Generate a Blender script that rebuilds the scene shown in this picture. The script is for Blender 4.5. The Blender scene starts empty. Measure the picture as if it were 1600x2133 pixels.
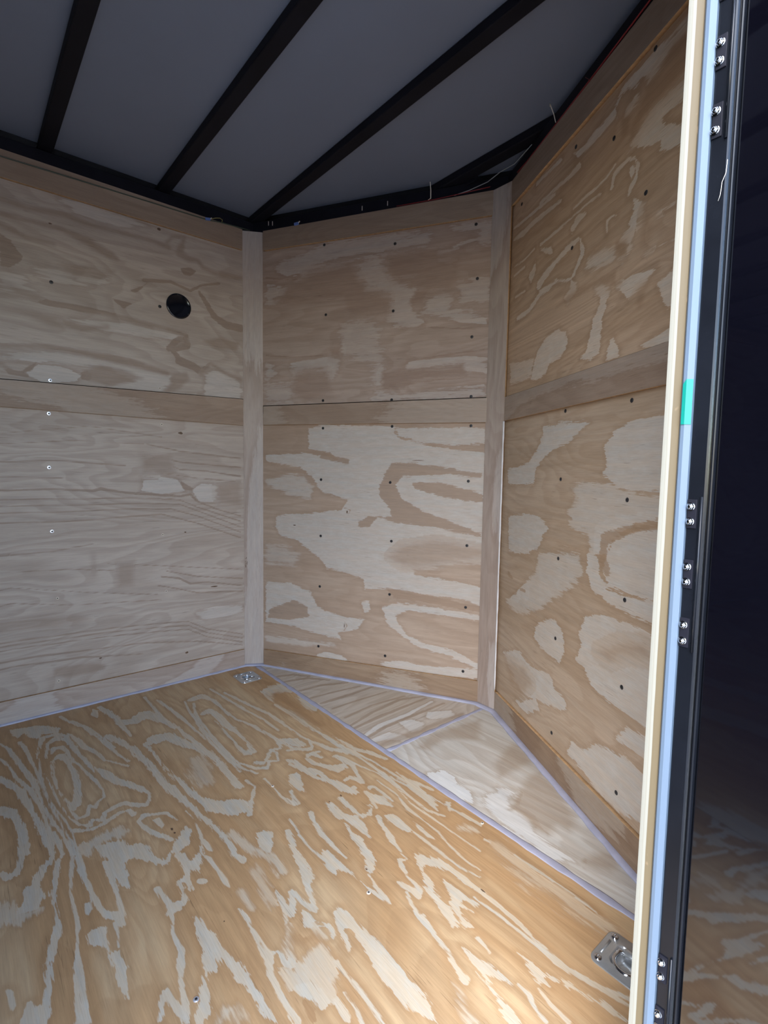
import bpy, bmesh, math, random
import numpy as np
from mathutils import Vector, Matrix

# ------------------------------------------------------------------ camera, sky, sun, exposure
SC = bpy.context.scene
COL = SC.collection
W, D, H = 2.0, 0.558, 2.022          # trailer width, nose depth, height of the lined walls
LN = math.hypot(W / 2, D)            # length of one nose wall

cam_d = bpy.data.cameras.new('camera')
cam_d.sensor_fit = 'HORIZONTAL'; cam_d.sensor_width = 36.0
cam_d.lens = 36.0 * 1064.644 / 1600.0
cam_d.clip_start = 0.02
cam = bpy.data.objects.new('camera', cam_d); COL.objects.link(cam)
def aim(o, loc, yaw, pitch, roll):
    d = Vector((-math.sin(yaw) * math.cos(pitch), math.cos(yaw) * math.cos(pitch), math.sin(pitch)))
    r0 = Vector((math.cos(yaw), math.sin(yaw), 0)); u0 = r0.cross(d)
    r = math.cos(roll) * r0 + math.sin(roll) * u0
    u = -math.sin(roll) * r0 + math.cos(roll) * u0
    m = Matrix((r, u, -d)).transposed().to_4x4(); m.translation = loc
    o.matrix_world = m
aim(cam, (2.2636, -1.0873, 0.9477), 0.872927, -0.079645, 0.016561)
SC.camera = cam

SUN_AZ, SUN_EL = math.radians(149), math.radians(46)    # sun veiled by bright haze, behind the right shoulder
world = bpy.data.worlds.new('sky'); SC.world = world; world.use_nodes = True
wn, wl = world.node_tree.nodes, world.node_tree.links
wn.clear()
w_out = wn.new('ShaderNodeOutputWorld'); w_bg = wn.new('ShaderNodeBackground')
w_sky = wn.new('ShaderNodeTexSky'); w_sky.sky_type = 'NISHITA'; w_sky.sun_disc = False
w_sky.sun_elevation = SUN_EL; w_sky.sun_rotation = SUN_AZ
w_sky.air_density = 1.0; w_sky.dust_density = 1.0; w_sky.ozone_density = 1.0
w_mix = wn.new('ShaderNodeMix'); w_mix.data_type = 'RGBA'
w_mix.inputs[0].default_value = 0.10                       # thin high cloud whitens the sky
w_mix.inputs[7].default_value = (3.4, 3.5, 3.7, 1)
wl.new(w_sky.outputs[0], w_mix.inputs[6]); wl.new(w_mix.outputs[2], w_bg.inputs[0])
w_bg.inputs[1].default_value = 1.0
wl.new(w_bg.outputs[0], w_out.inputs[0])

sun_d = bpy.data.lights.new('sun', 'SUN'); sun_d.energy = 3.3; sun_d.angle = math.radians(58)
sun_d.color = (0.94, 1.0, 1.04)
sun = bpy.data.objects.new('sun', sun_d); COL.objects.link(sun)
sv = Vector((math.sin(SUN_AZ), math.cos(SUN_AZ), 0)).normalized() * math.cos(SUN_EL) + Vector((0, 0, math.sin(SUN_EL)))
sun.rotation_euler = sv.to_track_quat('Z', 'Y').to_euler(); sun.location = (5, -8, 8)

# portal: tells the renderer where the sky enters the trailer (gives no light itself)
por_d = bpy.data.lights.new('doorway_portal', 'AREA'); por_d.shape = 'RECTANGLE'
por_d.size = 0.90; por_d.size_y = 1.84; por_d.cycles.is_portal = True
por = bpy.data.objects.new('doorway_portal', por_d); COL.objects.link(por)
por.matrix_world = Matrix(((0, 0, 1, 2.035), (1, 0, 0, -0.885), (0, 1, 0, 0.92), (0, 0, 0, 1)))

SC.view_settings.view_transform = 'Standard'; SC.view_settings.look = 'None'
SC.view_settings.exposure = 0.53; SC.view_settings.gamma = 1.0
SC.view_settings.use_curve_mapping = False
SC.cycles.use_denoising = True
SC.cycles.max_bounces = 12; SC.cycles.diffuse_bounces = 8
SC.cycles.sample_clamp_indirect = 12.0

# ------------------------------------------------------------------ grain figure of each plywood sheet
# outlines of pale (p) and dark (d) figure in millimetres on the sheet; P = patch, S = streak (x y halfwidth*10)
FEAT = {
 'F': [
  ('Sp',0,"148 -1006 38 212 -985 65 351 -963 79 467 -943 73 554 -937 43 659 -931 33 711 -924 33 787 -910 39 878 -904 44"),
  ('Sp',0,"259 -1012 44 328 -993 49 419 -980 57 514 -955 64 609 -943 42 685 -938 32 753 -935 39 823 -925 45 865 -921 44"),
  ('Sp',0,"388 -1019 86 441 -1000 125 503 -979 110 591 -966 84 646 -957 65 719 -951 62 792 -947 59 849 -941 65"),
  ('Sp',0,"574 -1029 182 596 -1010 157 645 -997 95 694 -991 91 757 -990 90 806 -994 105"),
  ('Sp',0,"376 -878 47 357 -859 118 412 -846 65 480 -840 58 557 -842 94 623 -850 113 674 -862 122 690 -872 71 643 -879 36 594 -887 27 537 -891 22 461 -889 23 376 -878 24"),
  ('Sp',0,"330 -879 28 296 -870 107 302 -848 98 341 -836 56 424 -831 33 467 -817 27 524 -810 43 583 -797 53 646 -789 37 684 -796 47 695 -814 51 722 -823 45 697 -833 38 741 -848 54 740 -869 60 692 -879 21 620 -887 18 543 -895 18 466 -895 19 380 -887 20"),
  ('Sp',0,"349 -898 32 247 -879 66 228 -855 150 247 -831 78 319 -819 60 386 -808 57 460 -799 55 532 -787 26"),
  ('Sp',0,"444 -910 22 554 -904 21 655 -896 21 727 -885 26 769 -870 32 792 -850 69 769 -842 52 786 -820 68 758 -807 57 748 -779 91 746 -756 87 775 -735 75 796 -709 51 759 -691 33"),
  ('Sp',0,"333 -918 37 249 -907 56 191 -886 107 193 -851 100 227 -824 57 325 -811 46 425 -802 45 514 -784 48 558 -767 138 609 -753 122 636 -742 131 661 -723 115 703 -705 103 742 -690 41 780 -697 28"),
  ('Sp',0,"785 -887 73 802 -865 65 810 -846 67 806 -824 66 795 -800 65 783 -776 71 788 -754 58 813 -749 89"),
  ('Sp',0,"336 -914 30 445 -922 28 560 -920 21 643 -912 21 724 -898 23 789 -890 28 851 -890 27 890 -890 30"),
  ('Sp',0,"223 -941 40 318 -937 58 409 -930 37 529 -924 21 627 -920 20 724 -908 24 786 -903 31 840 -895 30 883 -898 30"),
  ('Pp',0,"56 -975 66 -945 76 -896 106 -858 154 -832 184 -845 164 -888 190 -904 163 -922 113 -936 141 -951 113 -970"),
  ('Sp',0,"176 -954 44 259 -940 64"),
  ('Sp',0,"50 -818 59 127 -795 63 195 -763 58 292 -742 60 393 -725 47 477 -707 47 533 -693 47"),
  ('Sp',0,"207 -816 50 287 -797 93 357 -786 97 409 -764 49 476 -751 39 518 -725 46 557 -703 45"),
  ('Sp',0,"117 -789 58 220 -748 51 316 -728 43 416 -711 41"),
  ('Sp',0,"57 -688 105 120 -669 108 190 -658 103 266 -654 95 366 -648 38"),
  ('Sp',0,"241 -649 187 260 -607 248 230 -567 335 274 -541 171 343 -519 135 416 -499 91 502 -491 76 583 -483 65 665 -469 53"),
  ('Sp',0,"317 -709 128 386 -686 126 453 -664 110 529 -656 134 612 -646 126 706 -642 122 780 -631 134 850 -620 108 924 -608 79 994 -598 64 1056 -591 60 1111 -590 65"),
  ('Sp',0,"459 -618 137 442 -584 336 443 -549 241 494 -534 197 552 -508 175 605 -486 136 665 -469 118 753 -469 103 813 -470 99 877 -474 126"),
  ('Sp',0,"465 -618 37 538 -616 47 616 -615 56 694 -608 57 750 -599 84 810 -593 105 873 -581 134 919 -564 227 943 -535 323 961 -512 355"),
  ('Pp',2,"634 -536 641 -499 726 -502 809 -525 808 -561 739 -564"),
  ('Sp',0,"911 -664 29 862 -677 31 851 -701 50 837 -728 83 852 -747 49 898 -737 72 940 -719 77 976 -700 56"),
  ('Pp',0,"868 -717 872 -699 909 -695 919 -705 894 -713"),
  ('Sp',0,"889 -633 31 941 -626 28 994 -634 36 1036 -642 44 1073 -637 54"),
  ('Pp',1,"861 -885 848 -860 836 -823 846 -783 874 -775 895 -801 883 -833 892 -855 905 -870 890 -890"),
  ('Pp',0,"1016 -716 985 -688 949 -653 971 -645 1007 -662 1032 -696 1031 -714"),
  ('Sp',0,"128 -489 66 222 -476 77 327 -464 72 435 -456 55 534 -449 41 627 -443 34 721 -441 32 808 -438 30"),
  ('Sp',0,"66 -524 44 186 -522 55 301 -517 56 398 -503 45 478 -488 44 577 -476 34 689 -468 32"),
  ('Sp',0,"284 -397 40 395 -414 34 517 -421 34 630 -423 33 769 -421 31"),
  ('Sp',0,"209 -407 41 327 -424 34 466 -435 34 586 -432 34 719 -429 32 785 -428 31"),
  ('Pp',0,"57 -709 85 -693 149 -710 105 -728"),
  ('Sp',0,"211 -378 171 200 -337 188 260 -314 88 383 -312 77 482 -304 66 554 -279 68 630 -267 62 703 -255 76 736 -252 57"),
  ('Sp',0,"361 -389 104 344 -361 150 409 -351 148 496 -352 173 570 -343 107 663 -344 60 727 -355 109 722 -379 107 651 -379 47 530 -373 43 428 -373 38"),
  ('Sp',0,"248 -384 51 344 -411 39 470 -430 39 579 -432 40 682 -430 41 757 -420 45 818 -392 67 842 -361 55 809 -338 53 827 -315 43 776 -294 40 751 -307 49"),
  ('Sp',0,"335 -421 51 478 -439 49 586 -442 50 716 -438 50 793 -423 55 848 -401 47"),
  ('Sp',0,"790 -379 72 808 -356 69 786 -332 41 754 -303 82 763 -273 48 703 -255 59 737 -231 197 767 -213 209 788 -204 128"),
  ('Sp',0,"707 -250 59 789 -240 84 829 -207 79 821 -181 38 773 -166 40"),
  ('Sp',0,"226 -247 67 328 -228 87 424 -210 81 518 -187 74 632 -180 66 732 -178 61 805 -163 66 865 -144 92 922 -108 115"),
  ('Sp',0,"154 -281 63 301 -262 60 435 -245 60 545 -224 56 651 -220 58"),
  ('Pp',0,"303 -119 281 -56 293 -10 403 -18 375 -55 379 -107 438 -113 405 -129"),
  ('Sp',0,"466 -129 74 574 -116 126 681 -117 100 769 -110 81 852 -104 97 946 -96 94"),
  ('Pp',0,"428 -15 514 -15 582 -6 617 -37 547 -52"),
  ('Sp',0,"897 -193 56 856 -209 88 870 -235 42 909 -228 69 959 -206 103 988 -177 127 978 -149 46"),
  ('Sp',0,"917 -149 49 989 -143 54 1062 -161 56 1091 -169 46"),
  ('Sp',0,"862 -443 47 904 -434 36 959 -472 67 1013 -503 73"),
  ('Sp',0,"887 -396 45 937 -392 42 999 -396 42 1050 -383 82"),
  ('Pp',0,"924 -336 916 -299 951 -301 968 -324 1012 -325 1010 -342 959 -349"),
  ('Sp',0,"867 -297 65 906 -281 59 975 -270 59 1018 -246 69 1079 -241 72 1095 -207 95"),
  ('Sp',0,"946 -96 41 1041 -94 51 1128 -93 47 1221 -103 44 1300 -107 46 1351 -87 48"),
  ('Sp',0,"903 -95 55 1016 -75 43 1124 -67 40 1222 -60 61 1316 -50 37 1379 -44 35"),
  ('Pp',0,"1145 -56 1193 -40 1261 -53 1311 -68 1293 -78 1241 -78 1189 -74"),
  ('Sd',1,"377 -81 211 506 -78 192 633 -87 141 714 -75 153"),
  ('Sd',1,"77 -124 246 156 -90 235 259 -54 149"),
  ('Sp',0,"710 -989 89 786 -995 68 844 -1003 62 865 -1018 92 867 -1031 105 844 -1043 62"),
  ('Sp',0,"748 -941 74 806 -937 48 850 -940 53 879 -954 78 894 -970 105 916 -981 115 944 -991 152 976 -991 173 993 -1000 188 998 -1013 137"),
  ('Pp',1,"946 -1049 959 -1033 992 -1021 999 -1007 1015 -982 1026 -996 1032 -1018 1020 -1041 997 -1052"),
  ('Sp',0,"760 -926 25 817 -923 48 860 -922 44 889 -934 55 944 -947 62 988 -956 44 1036 -957 36 1079 -958 43 1105 -967 92 1135 -976 67 1165 -985 61 1199 -988 67 1228 -994 58 1259 -1002 88 1272 -1017 250 1279 -1021 235"),
  ('Pp',0,"1231 -1024 1234 -1017 1260 -1014 1271 -1006 1289 -1008 1266 -1037 1247 -1030"),
  ('Sp',0,"771 -912 25 827 -904 24 885 -904 27 946 -917 27 1004 -925 28 1060 -927 31 1104 -928 36 1141 -934 26 1176 -941 35 1205 -944 66 1246 -947 82 1285 -951 98 1332 -956 128"),
  ('Sp',0,"818 -895 25 875 -891 36 941 -894 69 1005 -893 66 1058 -890 74 1098 -884 63 1124 -875 86 1140 -856 101 1169 -856 41"),
  ('Sp',1,"868 -879 124 866 -850 148 855 -828 129 866 -794 152"),
  ('Pp',0,"847 -873 884 -840 894 -801 928 -792 945 -757 1003 -750 1045 -729 1066 -732 1042 -750 1009 -773 983 -794 990 -809 1075 -822 1051 -836 1006 -841 947 -844 901 -851 869 -872"),
  ('Sp',0,"956 -846 72 1024 -847 57 1075 -848 44 1125 -850 54 1156 -855 43"),
  ('Pp',0,"1055 -908 1060 -897 1084 -897 1101 -909 1086 -913"),
  ('Pp',0,"1146 -919 1139 -903 1142 -886 1155 -882 1185 -888 1220 -887 1223 -874 1269 -872 1331 -887 1300 -892 1256 -892 1222 -896 1192 -900 1182 -913 1177 -923"),
  ('Sp',0,"1152 -868 42 1183 -870 31 1216 -875 31"),
  ('Pp',0,"1178 -1053 1191 -1043 1224 -1042 1232 -1048 1209 -1051"),
  ('Sp',0,"1114 -773 59 1156 -768 57 1190 -766 90 1221 -773 34 1247 -781 27 1278 -782 46 1303 -783 64 1327 -793 75 1356 -801 30 1394 -809 34 1435 -817 55"),
  ('Sp',0,"1196 -768 115 1187 -750 105 1189 -737 68 1159 -733 30 1127 -730 57 1125 -710 78"),
  ('Sp',0,"1039 -704 81 1083 -699 77 1127 -708 50"),
  ('Sp',0,"1045 -729 59 1020 -715 57 1019 -692 88 1009 -671 100 974 -659 102"),
  ('Sp',0,"1407 -852 49 1379 -842 52 1363 -831 64 1390 -828 69 1415 -822 68 1441 -819 50"),
  ('Pp',0,"1039 -704 1046 -689 1077 -688 1065 -666 1040 -645 1076 -653 1130 -681 1107 -693 1136 -709 1166 -714 1136 -719 1100 -707 1065 -710"),
  ('Pp',0,"1080 -654 1098 -643 1139 -642 1186 -641 1216 -646 1194 -653 1149 -652 1110 -654"),
  ('Pp',0,"1027 -634 1047 -630 1079 -630 1085 -635 1052 -637"),
  ('Sp',0,"1153 -693 52 1161 -682 69"),
  ('Sp',0,"1041 -596 45 1081 -593 58 1127 -595 73 1155 -585 94"),
  ('Sp',1,"1052 -575 82 1092 -566 100 1123 -555 101 1157 -545 101 1182 -532 96 1214 -529 86 1248 -535 96"),
  ('Pp',0,"1085 -520 1114 -483 1151 -506 1177 -526 1157 -539 1121 -531"),
  ('Sp',2,"1204 -578 94 1246 -583 92 1285 -588 102 1313 -593 87"),
  ('Sp',0,"1140 -458 62 1191 -470 75 1244 -480 101 1293 -490 124 1326 -510 67 1358 -517 65 1385 -528 76 1359 -536 68 1332 -539 68 1312 -543 76 1342 -557 77 1364 -569 77 1343 -575 64 1313 -573 51 1290 -570 32"),
  ('Sp',0,"1343 -580 31 1371 -588 36 1395 -598 36 1415 -612 70 1442 -619 56 1465 -630 75 1448 -636 54 1424 -633 45 1416 -644 40 1432 -655 58"),
  ('Sp',0,"1376 -549 63 1405 -550 75 1428 -544 88 1454 -543 49"),
  ('Sp',0,"1421 -539 56 1435 -527 65 1462 -528 61"),
  ('Pp',0,"1245 -415 1272 -408 1289 -406 1335 -438 1310 -441 1270 -435"),
  ('Sp',0,"1163 -436 41 1210 -439 32 1253 -438 24 1280 -435 24"),
  ('Sp',1,"1240 -627 38 1273 -628 49 1297 -628 36"),
  ('Sp',0,"1280 -653 24 1309 -650 59 1346 -654 45 1387 -659 33 1422 -660 54 1453 -667 63 1493 -671 50 1527 -672 48 1558 -671 56"),
  ('Sp',0,"1310 -645 16 1353 -650 16 1391 -650 22 1419 -648 33"),
  ('Pp',0,"1240 -732 1273 -727 1305 -719 1353 -714 1396 -703 1431 -702 1482 -701 1529 -701 1537 -703 1521 -711 1485 -711 1445 -713 1423 -722 1393 -726 1361 -731 1351 -732 1377 -738 1386 -746 1375 -756 1405 -769 1447 -783 1460 -799 1452 -808 1424 -796 1399 -776 1369 -763 1348 -759 1333 -747 1286 -746"),
  ('Sp',1,"1477 -774 55 1465 -761 71 1469 -749 55 1492 -746 62"),
  ('Pp',1,"1458 -646 1470 -627 1465 -603 1466 -562 1515 -564 1570 -599 1568 -628 1543 -633 1530 -642 1508 -649 1489 -651"),
  ('Sd',0,"1539 -645 59 1559 -645 69 1572 -648 49"),
  ('Sd',1,"1415 -596 74 1436 -586 79 1438 -567 69"),
  ('Pp',0,"722 -220 743 -194 781 -197 796 -215 765 -230 757 -240"),
  ('Sp',0,"791 -259 57 809 -223 76 832 -195 72 815 -179 31 764 -167 28"),
  ('Sp',0,"862 -180 44 852 -217 58 869 -236 40 908 -237 55 941 -217 61 966 -206 89 994 -193 85 965 -187 57 976 -162 97 1002 -161 41 949 -152 37 916 -159 35"),
  ('Sp',0,"842 -288 59 868 -276 76 920 -276 128 950 -259 209 969 -245 102 1017 -245 98 1052 -229 150 1092 -227 169 1114 -217 104"),
  ('Sp',0,"1047 -207 67 1045 -184 78 1072 -176 52 1088 -174 48"),
  ('Sp',0,"953 -136 31 998 -135 34 1042 -153 29 1076 -170 28"),
  ('Pp',0,"916 -312 932 -292 970 -314 1022 -333 987 -341 945 -345 918 -330"),
  ('Sp',0,"991 -363 73 1052 -375 70"),
  ('Sp',0,"1127 -173 46 1120 -163 68 1134 -155 50 1172 -154 45 1212 -156 43"),
  ('Pp',0,"1118 -193 1150 -181 1176 -166 1218 -165 1240 -171 1217 -183 1192 -198 1167 -204"),
  ('Sp',0,"1163 -201 29 1209 -211 29"),
  ('Pp',0,"1097 -274 1110 -257 1150 -260 1195 -260 1208 -245 1198 -224 1177 -225 1182 -211 1220 -237 1223 -265 1191 -274 1154 -280"),
  ('Pp',0,"1094 -313 1113 -297 1168 -302 1195 -277 1242 -280 1291 -298 1267 -307 1229 -310 1194 -309 1170 -324 1133 -322"),
  ('Pp',0,"1202 -314 1244 -321 1277 -315 1327 -326 1377 -351 1388 -372 1411 -383 1371 -376 1336 -353 1293 -342 1249 -336"),
  ('Sp',0,"1360 -371 45 1392 -378 37 1425 -387 58 1453 -389 73 1476 -391 28"),
  ('Pp',0,"1252 -420 1256 -408 1289 -406 1338 -405 1394 -404 1430 -391 1474 -393 1429 -404 1387 -406 1347 -411 1325 -427 1335 -438 1302 -439 1275 -435"),
  ('Sp',0,"1095 -426 25 1140 -430 32 1178 -438 24 1221 -439 24 1267 -433 33"),
  ('Sp',0,"1110 -367 67 1150 -380 58 1191 -387 83 1239 -390 67 1281 -390 50 1309 -387 25"),
  ('Sp',0,"1238 -231 52 1261 -241 53 1296 -249 70 1332 -260 85 1364 -267 25 1399 -275 25"),
  ('Pp',0,"1244 -215 1255 -193 1290 -189 1339 -194 1338 -210 1298 -217 1266 -219"),
  ('Sp',0,"1343 -197 41 1379 -194 49 1423 -194 38 1468 -194 37 1505 -191 34 1553 -178 33"),
  ('Pp',0,"1312 -169 1338 -167 1377 -169 1404 -170 1379 -180 1346 -179"),
  ('Sp',0,"1402 -277 58 1393 -289 38 1413 -299 61 1440 -308 31 1472 -312 39 1492 -315 56 1502 -328 65 1481 -327 64 1458 -335 66 1443 -337 32"),
  ('Sp',0,"1475 -340 35 1506 -354 35 1534 -363 49 1562 -365 56"),
  ('Pp',0,"1400 -248 1423 -232 1460 -211 1492 -207 1540 -206 1577 -208 1582 -213 1543 -218 1499 -223 1460 -236 1445 -254 1457 -269 1494 -279 1518 -287 1569 -299 1612 -316 1601 -330 1553 -315 1512 -305 1480 -292 1457 -274 1422 -264"),
  ('Pp',0,"1501 -254 1526 -245 1562 -243 1600 -236 1607 -244 1572 -251 1570 -269 1605 -265 1578 -278 1594 -292 1630 -295 1620 -306 1584 -296 1556 -292 1549 -269"),
  ('Sp',0,"808 -84 36 925 -76 78 973 -51 101 1036 -30 64"),
  ('Sp',0,"931 -140 29 1015 -123 34 1081 -103 32 1168 -103 27 1252 -122 26 1334 -118 27 1420 -115 25 1498 -112 28"),
  ('Sp',0,"1039 -93 27 1119 -86 32 1190 -75 51 1265 -72 92 1324 -83 42"),
  ('Sp',0,"1108 -129 30 1194 -126 26 1267 -145 62 1314 -143 30 1384 -145 24 1440 -159 26 1497 -165 26 1539 -161 26"),
  ('Sp',0,"1112 -54 26 1168 -54 68 1204 -38 56 1248 -30 53"),
  ('Pp',0,"1307 -36 1322 -26 1348 -60 1318 -48"),
  ('Sp',0,"1376 -41 59 1436 -36 58"),
  ('Sp',1,"1412 -82 95 1438 -64 118"),
  ('Pp',0,"1412 -500 1416 -480 1446 -476 1482 -478 1457 -509 1434 -505"),
  ('Pp',0,"1371 -550 1391 -544 1413 -546 1428 -526 1447 -521 1407 -571"),
  ('Sp',0,"1138 -454 92 1209 -474 88 1269 -485 114 1304 -487 85"),
  ('Sp',0,"1479 -70 51 1557 -57 49 1634 -54 37 1706 -52 35 1773 -54 28"),
  ('Sp',2,"1506 -58 153 1630 -86 203 1695 -73 228 1748 -86 216 1806 -79 158"),
  ('Sp',0,"1493 -212 56 1559 -209 67 1632 -207 63 1672 -209 44 1723 -216 42 1767 -219 45 1804 -221 55 1836 -210 53"),
  ('Sp',0,"1580 -233 39 1646 -227 37 1693 -226 36 1737 -225 34 1780 -227 56 1815 -219 54 1859 -205 41 1905 -185 50"),
  ('Pp',0,"1645 -345 1670 -339 1707 -329 1732 -327 1752 -331 1725 -341 1714 -349 1739 -364 1776 -370 1803 -375 1793 -388 1751 -375 1714 -361 1685 -357"),
  ('Sp',0,"1544 -361 86 1593 -370 52 1632 -374 40 1662 -385 58 1693 -393 75"),
  ('Pp',1,"1682 -417 1706 -414 1734 -426 1763 -425 1749 -443 1711 -434"),
  ('Sp',0,"1651 -305 43 1688 -311 25"),
  ('Sp',0,"1761 -320 30 1786 -322 58 1809 -334 28 1830 -337 37"),
  ('Pp',0,"1723 -267 1753 -261 1788 -259 1818 -244 1859 -232 1917 -226 1896 -237 1848 -245 1809 -255 1787 -271 1804 -278 1783 -288 1748 -279"),
  ('Sp',0,"1789 -297 24 1820 -305 29 1855 -307 38"),
  ('Sp',0,"1838 -214 43 1870 -206 42 1913 -196 36"),
  ('Pp',0,"1407 -487 1433 -476 1489 -478 1528 -470 1579 -470 1619 -472 1659 -472 1684 -473 1716 -483 1697 -491 1674 -505 1636 -511 1593 -510 1552 -504 1512 -496 1471 -494 1465 -508 1507 -515 1509 -526 1461 -520 1452 -518"),
  ('Sp',0,"1512 -559 53 1549 -559 34 1586 -557 41 1624 -557 40 1656 -558 47"),
  ('Sp',0,"1567 -581 41 1605 -580 40 1633 -585 47"),
  ('Sp',0,"1569 -599 64 1607 -602 62"),
 ],
 'FNL': [
  ('Sd',0,"564 23 88 568 137 104 567 283 77"),
  ('Sd',0,"722 27 58 703 175 66 722 335 59"),
  ('Sd',0,"787 -3 60 752 136 79 734 294 98 774 402 65"),
  ('Sd',0,"812 -14 75 796 145 94 791 395 65"),
  ('Sd',0,"212 16 104 234 79 105 297 127 78"),
  ('Sd',0,"285 13 97 310 110 103 387 176 78"),
  ('Sd',0,"406 15 85 416 119 92 461 224 77"),
  ('Sd',0,"495 14 64 508 132 66 526 245 51"),
  ('Sd',0,"895 -11 57 874 107 74 872 266 70 872 419 61"),
  ('Sd',0,"631 31 55 632 137 57 641 303 45"),
  ('Sp',0,"875 4 74 851 100 106 850 238 90 829 389 68"),
  ('Pp',0,"867 166 891 219 941 238 976 195 961 154"),
  ('Pp',0,"887 310 934 395 978 378 951 296 915 273"),
  ('Sp',0,"920 2 109 931 76 224 982 100 210"),
  ('Sd',1,"962 16 153 971 127 208 973 234 160 981 406 114"),
 ],
 'FNR': [
  ('Pd',2,"1447 76 1388 248 1396 305 1470 278 1552 220 1596 180 1606 125 1570 124 1578 68 1516 79 1464 86"),
  ('Pd',2,"1275 232 1237 382 1278 397 1346 340 1343 254 1335 182"),
  ('Pd',2,"1677 53 1738 76 1752 147 1733 161 1684 110"),
  ('Pp',1,"1366 133 1404 152 1434 85 1494 86 1546 50 1611 48 1660 50 1638 5 1525 2 1430 18 1377 51"),
  ('Pd',2,"1052 94 1010 197 1054 427 1149 312 1069 211 1087 120"),
  ('Pp',0,"1177 15 1202 70 1247 72 1275 49 1326 56 1367 15 1300 -3 1214 1"),
 ],
 'NLL': [
  ('Pp',0,"289 1132 366 1150 707 1137 700 1111 741 1080 859 1058 973 1036 1090 1029 1101 683 1097 580 986 571 880 532 800 541 809 510 896 503 988 496 1093 484 1095 406 990 428 835 428 696 437 577 425 568 473 489 490 389 506 352 545 268 597 220 628 142 640 118 681 123 732 295 748 459 772 494 821 359 849 313 913 247 961 64 984 64 1018 294 1023 439 995 403 1027 294 1043"),
  ('Pp',0,"708 1130 1087 1128 1089 1064 973 1057 820 1072 724 1096"),
  ('Pd',0,"694 982 806 983 900 969 1078 943 1079 928 938 940 744 929 712 890 746 830 827 788 944 748 1086 704 1086 689 906 716 715 729 632 748 599 707 548 696 538 728 598 750 698 755 690 789 647 827 638 881 662 935"),
  ('Pd',0,"784 900 901 906 1088 864 1089 828 979 838 864 857 801 877"),
  ('Pd',2,"750 630 908 663 1095 639 1096 610 910 565 752 544 693 579"),
  ('Pd',0,"679 439 754 439 914 420 1095 402 1096 380 992 383 836 396 713 399"),
  ('Pd',0,"367 1027 421 1011 496 996 492 980 421 987 349 1003"),
  ('Pp',0,"63 409 201 414 307 382 345 318 382 306 491 285 579 287 536 233 447 213 465 182 317 196 221 209 62 216"),
  ('Pd',0,"83 280 221 339 288 312 298 262 172 238 72 235"),
  ('Pp',0,"656 353 730 377 836 381 1089 364 1097 343 916 351 780 351 723 321 741 283 782 241 872 213 997 200 1095 161 1096 139 943 185 840 193 758 237 691 277"),
  ('Pp',0,"337 96 393 113 466 106 502 87 430 71 346 84"),
  ('Pp',0,"634 98 760 126 882 120 1089 137 1090 99 761 78"),
  ('Pp',1,"62 145 221 149 429 160 448 146 222 123 62 118"),
  ('Pp',0,"561 367 600 375 605 331 579 316"),
  ('Pp',1,"200 927 266 920 313 864 304 815 200 828 74 874 64 900"),
  ('Pp',2,"63 592 172 582 249 554 220 501 63 497"),
  ('Sd',0,"472 781 24 503 774 26 494 753 24 477 761 25"),
  ('Sd',0,"478 267 23 493 248 27 478 225 21"),
 ],
 'NLU': [
  ('Pp',1,"122 1867 169 1881 268 1894 298 1915 357 1929 690 1922 850 1911 820 1857 691 1851 556 1856 416 1856 268 1823 177 1815 122 1841"),
  ('Pp',1,"529 1829 611 1837 645 1808 672 1793 660 1765 693 1743 759 1723 791 1702 760 1645 774 1596 827 1556 697 1555 670 1581 682 1629 668 1679 572 1713 523 1781"),
  ('Pp',1,"911 1925 1001 1917 1088 1909 1091 1826 1032 1839 1043 1883 972 1899"),
  ('Pp',1,"843 1649 899 1672 936 1651 932 1599 1070 1563 1083 1528 982 1542 889 1574 813 1593"),
  ('Pp',1,"972 1688 1089 1703 1092 1624 1039 1618 980 1618"),
  ('Pp',1,"66 1794 177 1769 153 1732 82 1700 66 1708"),
  ('Pp',2,"462 1587 602 1581 630 1535 617 1474 645 1454 641 1311 585 1320 605 1375 611 1406 549 1416 463 1447 448 1518"),
  ('Pp',1,"193 1431 383 1446 449 1435 428 1385 406 1347 376 1388 270 1393 209 1370"),
  ('Pp',1,"759 1404 1004 1413 1087 1396 1089 1338 1012 1354 987 1378 831 1369 760 1379"),
  ('Pp',2,"65 1322 193 1330 209 1242 64 1247"),
  ('Pp',1,"600 1250 620 1287 768 1275 1079 1298 1080 1251 769 1241"),
  ('Pp',1,"65 1438 105 1429 121 1381 81 1363 65 1370"),
  ('Pp',0,"877 1803 938 1801 927 1785 884 1788"),
  ('Pp',0,"726 1751 784 1750 778 1739 729 1741"),
  ('Sp',0,"1084 1866 29 991 1851 60 895 1824 61"),
  ('Sp',0,"208 1811 20 343 1821 19 501 1833 19"),
  ('Sd',0,"66 1821 33 130 1807 32 269 1785 32"),
  ('Sd',0,"1095 1521 23 983 1519 29 840 1537 24"),
  ('Sd',0,"1074 1431 29 893 1420 30 779 1409 25"),
  ('Sd',0,"1078 1321 23 896 1324 30 722 1307 37"),
  ('Sd',0,"65 1472 27 193 1458 27 361 1454 26"),
  ('Pd',2,"487 1834 306 1819 177 1756 137 1707 307 1691 460 1700 490 1610 669 1606 668 1673 559 1709 516 1781"),
  ('Pd',2,"665 1842 820 1839 962 1798 959 1718 923 1676 842 1696 791 1714 693 1749 666 1788"),
  ('Pd',1,"786 1679 855 1695 812 1640 761 1639"),
  ('Pd',2,"224 1382 376 1381 406 1295 271 1247 209 1303"),
  ('Pd',1,"646 1361 792 1371 987 1373 1006 1336 832 1333 715 1295 648 1292"),
  ('Pd',1,"397 1477 441 1480 442 1448 405 1451"),
 ],
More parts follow.
